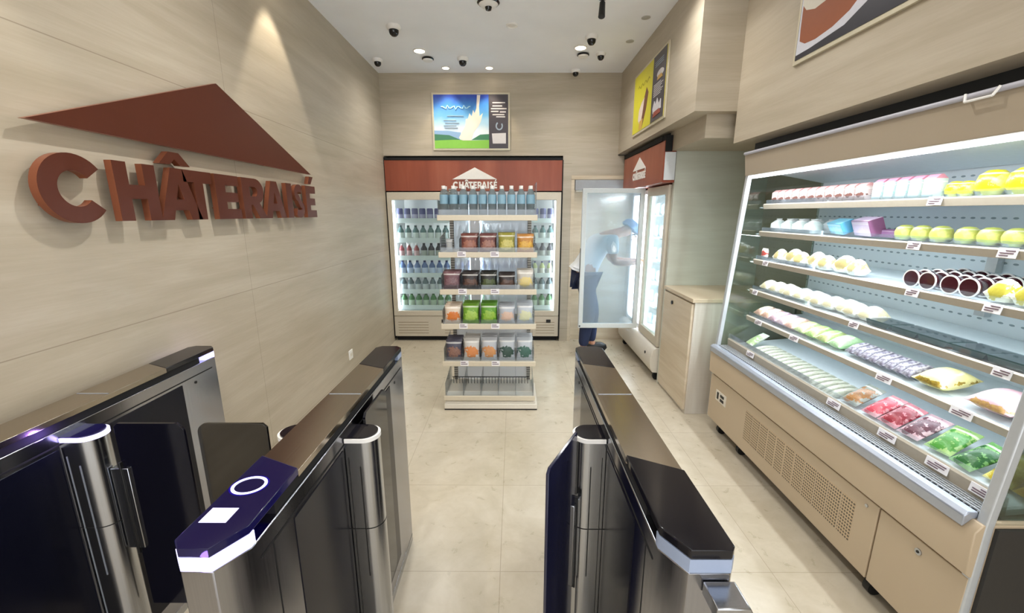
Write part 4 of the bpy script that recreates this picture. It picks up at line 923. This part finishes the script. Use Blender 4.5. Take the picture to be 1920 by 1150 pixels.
# white bagged puddings, greens behind
bun = kind_of('white_pudding_bag', 'dessert', [('bag', MB().lathe([(0, 0), (.035, 0), (.046, .02), (.044, .045), (.022, .066), (.012, .07), (.018, .078), (0, .078)], n=20), food('print_pudding', 'e6ecea', 'cfe0d8', 'dfe6e0', .2, .8)), ('twist', MB().lathe([(.013, .067), (.016, .070), (.013, .073)], n=12), M_WHITE)])
for r in range(2):
    for i in range(4): bun.put((1.695+.10*r, 2.715-i*.105, 1.4395), 0, f'white round pudding bag, {ORD[i]} from the cabinet, {"front" if r == 0 else "back"} row', None)
def box_kind(name, w, d, h, mat, side, cat='box'):
    return kind_of(name, cat, [('box_body', MB().box(-w/2, w/2, -d/2, d/2, 0, h), side), ('printed_face', MB().box(-w/2+.002, w/2-.002, -d/2-.001, -d/2, .002, h-.002), mat), ('lid_flap', MB().box(-w/2+.001, w/2-.001, -d/2+.002, d/2-.002, h, h+.0012), mat)])
bb = box_kind('dessert_box', .16, .06, .06, food('print_blue_box', '7ec3d6', 'a8dbe6', '8fccdd', .2, .7), pm('blue_box_side', '4f97b5', .4))
bb.put((1.715, 2.20, 1.456), FR-.5, 'sky blue flat dessert box on the second shelf from top', None, rot=(math.radians(25), 0, FR-.3))
bb.p['label'] = 'sky blue flat dessert box on the second shelf from top'
pkb = box_kind('dessert_box', .15, .06, .075, food('print_pink_box', 'd5bfd2', 'e6d3e2', 'c8b2cc', .2, .7), pm('plum_box_side', '7c4c6e', .4)); pkb.put((1.71, 2.03, 1.453), 0, 'lilac dessert box with a plum side on the second shelf from top', None, rot=(math.radians(20), 0, FR-.25))
plb = box_kind('dessert_box', .17, .08, .035, food('print_plum_box', '9a6f98', 'a680a4', '8c6490', .2, .7), pm('plum_flat_side', '8d6390', .4)); plb.put((1.74, 1.91, 1.442), FR, 'low plum flat box beside the lilac box, second shelf from top', None)
# middle shelf: buns, white packs, domed dark cups
rp = pouch_kind('frozen_bag', .06, .03, .07, food('print_red_white', 'dcd6d2', 'c05a50', 'b04a44', .3, .8), M_WHITE); rp.put((1.64, 2.73, 1.2575), FR, 'small red and white bag at the cabinet end of the middle freezer shelf', None)
def lump(name, w, d, h, mat, seed, cat='frozen food', top=.5):
    mb = MB().pillow(w, h*2, d, seed=seed, crimp=.03, p=2.2)
    mb.v = [(v[0], v[2]-d/2, max(0.0, v[1]+h*.5)) for v in mb.v]
    return kind_of(name, cat, [('wrapper', mb, mat)])
bnk = lump('wrapped_bun', .085, .07, .05, food('print_bun', 'e6e4da', 'cdbd84', 'bfae74', .1, .9), 3, 'bun')
for i, y in enumerate([2.60, 2.50, 2.41, 2.31, 2.21, 2.11, 2.01]): bnk.put((1.665+.02*(i % 2), y, 1.2575), FR+.2*(i % 3-1), f'round wrapped bun on the middle freezer shelf, {ORD[i]} from the cabinet', None, 1+.12*(i % 2))
m_jdark = pm('dark_red_jelly', '3a0f18', .12, coat=.5)
dc = kind_of('domed_jelly_cup', 'jelly', [('jelly', MB().cyl((0, -.012, .034), (0, .004, .034), .031, n=24), m_jdark), ('cup', MB().cyl((0, .004, .034), (0, .03, .034), .033, .026, n=24), M_ACRYL), ('clear_rim', MB().prism([arc(0, .034, .036, .036, 0, 350, 24), arc(0, .034, .031, .031, 0, 350, 24)], 'y', -.012, -.009), M_WHITE)])
for i, y in enumerate([1.70, 1.632, 1.545, 1.478]):
    for r in range(5): dc.put((1.645+r*.052, y, 1.257-.002+.0015*r), FR, f'dark red domed jelly cup, {ORD[i]} from the cabinet, {ORD[r]} row back', 'dark jelly cups on the middle shelf')
yk = lump('wrapped_fruit', .075, .07, .05, food('print_yellow_fruit', 'e4e2cc', 'c9c04a', 'b8a83c', .05, .95), 5, 'dessert')
for i, y in enumerate([1.39, 1.31, 1.23, 1.15]): yk.put((1.665, y, 1.2575), FR, f'yellow wrapped dessert after the dark jelly cups, {ORD[i]} from the cabinet', None)
# second lowest: cream packs and dark green trays
cr = lump('cream_cake_pack', .08, .10, .045, food('print_cream', 'eae8dc', 'd8d0a0', 'e2dcc0', .1, .9), 8, 'cake')
for i in range(11): cr.put((1.675+.012*(i % 3), 2.68-i*.078, 1.0575), FR, f'creamy white cake pack, {ORD[i]} from the cabinet on the second lowest shelf', None)
tr = kind_of('dark_green_tray', 'tray', [('tray_shell', MB().prism([(-.05, .0), (.05, .0), (.06, .022), (-.06, .022)], 'y', -.055, .055), pm('tray_green', '3f5a55', .4)), ('film', MB().box(-.058, .058, -.055, .055, .022, .024), M_ACRYL)])
for i, y in enumerate([1.80, 1.67, 1.55, 1.42, 1.30, 1.18]): tr.put((1.675, y, 1.0575), FR, f'dark green shallow tray on the second lowest shelf, {ORD[i]} from the cake packs', None)
# lowest shelf
defs5 = [('pastel pink bag', 2.72, 'd9cfae', 'b99a5c', 'c6a4ae'), ('yellow and pink bag', 2.64, 'd8c8c0', 'c9a860', 'b890a4'), ('violet striped bag', 2.56, 'b8a4bc', 'd0b0a0', '9c86a8'), ('lilac bag', 2.48, 'c4b0c8', 'dcd6c8', 'a884a8'), ('peach bag', 2.40, 'd9b6ac', 'c08a80', 'd8c0b0'),
    ('pale green bag', 2.31, 'b8cc8a', 'd8dcc0', '9cb86a'), ('light green bag', 2.22, 'a6cc7a', 'c8dca0', '86b45c'), ('fresh green bag with a brown print', 2.13, '9ac878', '9a8a5a', 'b8d090'), ('mint green bag', 2.04, 'a8d09a', 'c6dcb8', '8cbc80')]
for i, (nm, y, a, b, c2) in enumerate(defs5):
    k = lump('frozen_snack_bag', .085, .13, .035, food('print5_%d' % i, a, b, c2, .1, .9), 20+i, 'snack bag'); k.put((1.70, y, .888), FR, nm + ' lying on the lowest shelf of the freezer', None, rot=(math.radians(12), 0, FR))
dk5 = lump('dark_dotted_bar', .045, .12, .03, food('print_dots', '6f6a78', '2a2830', 'c8c4d0', .0, 1., blot=2.), 40, 'snack')
for i in range(8): dk5.put((1.70, 1.945-i*.043, .887), FR, f'dark dotted wrapped bar on the lowest shelf, {ORD[i]} from the green bags', None, rot=(math.radians(12), 0, FR))
for nm, y, w_, a, b, c2 in [('yellow snack bag with a black band', 1.545, .13, 'ddd694', 'c2a53c', '3c2a1e'), ('pink and yellow picture bag', 1.335, .15, 'c9a6ac', 'cfae5c', '9a6a5c'), ('rose brown bag nearest the entrance', 1.19, .12, 'b8848c', 'a86a54', 'c89a9a')]:
    k = lump('frozen_snack_bag', w_, .15, .04, food('print5_' + nm.replace(' ', '_'), a, b, c2, .1, .6), 50, 'snack bag'); k.put((1.71, y, .892), FR, nm + ' lying on the lowest shelf of the freezer', None, rot=(math.radians(12), 0, FR))
# bottom deck
ib = lump('wrapped_ice_bar', .029, .17, .026, food('print_icebar', 'a9ae9e', '8f9278', 'b8bcae', .1, .9, blot=2.), 60, 'ice bar')
for i in range(16): ib.put((1.625, 2.56-i*.0445, .679), FR+.05*((i*7) % 3-1), f'white wrapped ice bar lying in the bottom tray, {ORD[i]} from the cabinet', 'white ice bars in the bottom tray', rot=(math.radians(6), 0, FR+.05*((i*7) % 3-1)))
for nm, y, x, w_, a, b, c2 in [('white and green upright carton bag', 2.68, 1.60, .07, 'c8d4c0', '7fa04a', 'b8c8a8'), ('brown nut bag with a grey top', 1.815, 1.60, .10, '848a80', 'a8763c', '5a3a22'), ('red berry bag', 1.70, 1.60, .085, 'c48a90', 'a8283c', 'b84a58'), ('crimson berry bag', 1.61, 1.60, .085, 'b87880', '8c1428', '6a1420'),
        ('pink speckled bag with purple edge', 1.515, 1.60, .095, 'b89aa0', '6a3a48', '3a2028'), ('leaf green bag', 1.405, 1.61, .09, '8fae6a', '2f7a24', '4f8a34'), ('deep green leafy bag', 1.315, 1.60, .08, '6a9a58', '1a5a1c', '104a18'), ('yellow bag at the entrance end', 1.215, 1.62, .08, 'ccc472', 'b8a42a', 'a08a20'), ('yellow orange bag behind the end post', 1.14, 1.62, .06, 'c8b050', 'b8802c', 'b09030')]:
    k = pouch_kind('frozen_bag', w_, .035, .145, food('deck_' + nm.replace(' ', '_'), a, b, c2, .0, .9, blot=2.2), pm('seal_' + nm.replace(' ', '_'), a, .4), seed=70+int(y*100))
    k.put((x-.03, y, .668+(x-.03-1.512)*.092+.010), FR, nm + ' on the bottom deck of the freezer', None, rot=(math.radians(-60), .06*math.sin(y*40), FR+.15*math.sin(y*33)))

# ------------------------------------------------------------------ lights
def lamp(t, loc, e, col=(1, .93, .82), size=.06, target=None, spot=70, blend=.6, sy=None):
    l = bpy.data.lights.new('lamp_light', t); l.energy = e; l.color = col
    if t == 'SPOT': l.spot_size = math.radians(spot); l.spot_blend = blend; l.shadow_soft_size = size
    elif t == 'AREA': l.size = size; l.shape = 'RECTANGLE' if sy else 'DISK'; l.size_y = sy or size
    else: l.shadow_soft_size = size
    o = bpy.data.objects.new('lamp_light', l); COL.objects.link(o); o.location = loc
    d = Vector(target or (loc[0], loc[1], 0))-Vector(loc); o.rotation_euler = d.to_track_quat('-Z', 'Y').to_euler()
    return o
zl = ZC-.02; W = (1, .985, .965)
lamp('SPOT', (-1.30, 2.80, zl), 34, (1, .91, .76), .02, (-1.40, 2.80, 0), 58, .3)
lamp('SPOT', (-1.22, .95, zl), 30, (1, .90, .74), .02, (-1.36, .95, 0), 62, .35)
for x in (-.714, -.257): lamp('SPOT', (x, 4.80, zl), 17, (1, .86, .62), .02, (x, 4.86, 0), 75, .5)
for x, y, e in ((-.55, 1.9, 66), (.55, 1.9, 38), (-.55, .2, 36), (.75, .2, 30)): lamp('SPOT', (x, y, zl), e, W, .03, None, 150, .9)  # all but the first are added fill from unseen lamps
for x, y in ((-.885, 4.33), (.615, 4.26)): lamp('SPOT', (x, y, zl), 36, W, .05, None, 150, .9)
lamp('SPOT', (.9, 2.9, zl), 36, W, .05, None, 150, .9)  # added fill before the bulkhead, source unseen
# tubes of the freezer and the fridges
cold = (.86, .94, 1)
lamp('AREA', (1.53, 1.95, 1.76), 12, cold, .03, (1.75, 1.95, 0), sy=1.6).rotation_euler = (0, math.radians(18), 0)
for z in (.84, 1.02, 1.22, 1.40): lamp('AREA', (1.66, 1.95, z), 1.3 if z < 1 else 2.8, cold, .02, (1.8, 1.95, 0), sy=1.6).rotation_euler = (0, math.radians(25), 0)
for x in (FX0+.066, XM-.06, XM+.06, FX1-.066): lamp('AREA', (x, FY+.052, 1.05), 45., (.93, .97, 1), .012, (x, 6, 1.05), sy=1.2).rotation_euler = (math.pi/2, 0, 0)
for y in (SY0+.08, YM-.03, YM+.05, SY1-.08): lamp('AREA', (SX+.065, y, 1.05), 20., cold, .02, (3, y, 1.05), sy=1.2)
# violet glow of the lit bands
lamp('POINT', (-.545, .59, .955), .12, (.35, .2, 1), .01); lamp('POINT', (-1.285, 1.05, .945), .35, (.35, .2, 1), .01); lamp('POINT', (-1.32, 1.765, .95), .08, (.45, .3, 1), .01)
wd = bpy.data.worlds.new('world'); SC.world = wd; wd.use_nodes = True
bg = wd.node_tree.nodes['Background']; bg.inputs[0].default_value = (.95, .975, 1, 1); bg.inputs[1].default_value = 2.5
SC.view_settings.view_transform = 'Standard'; SC.view_settings.look = 'None'; SC.view_settings.gamma = 1; SC.view_settings.use_curve_mapping = False
SC.view_settings.exposure = .2
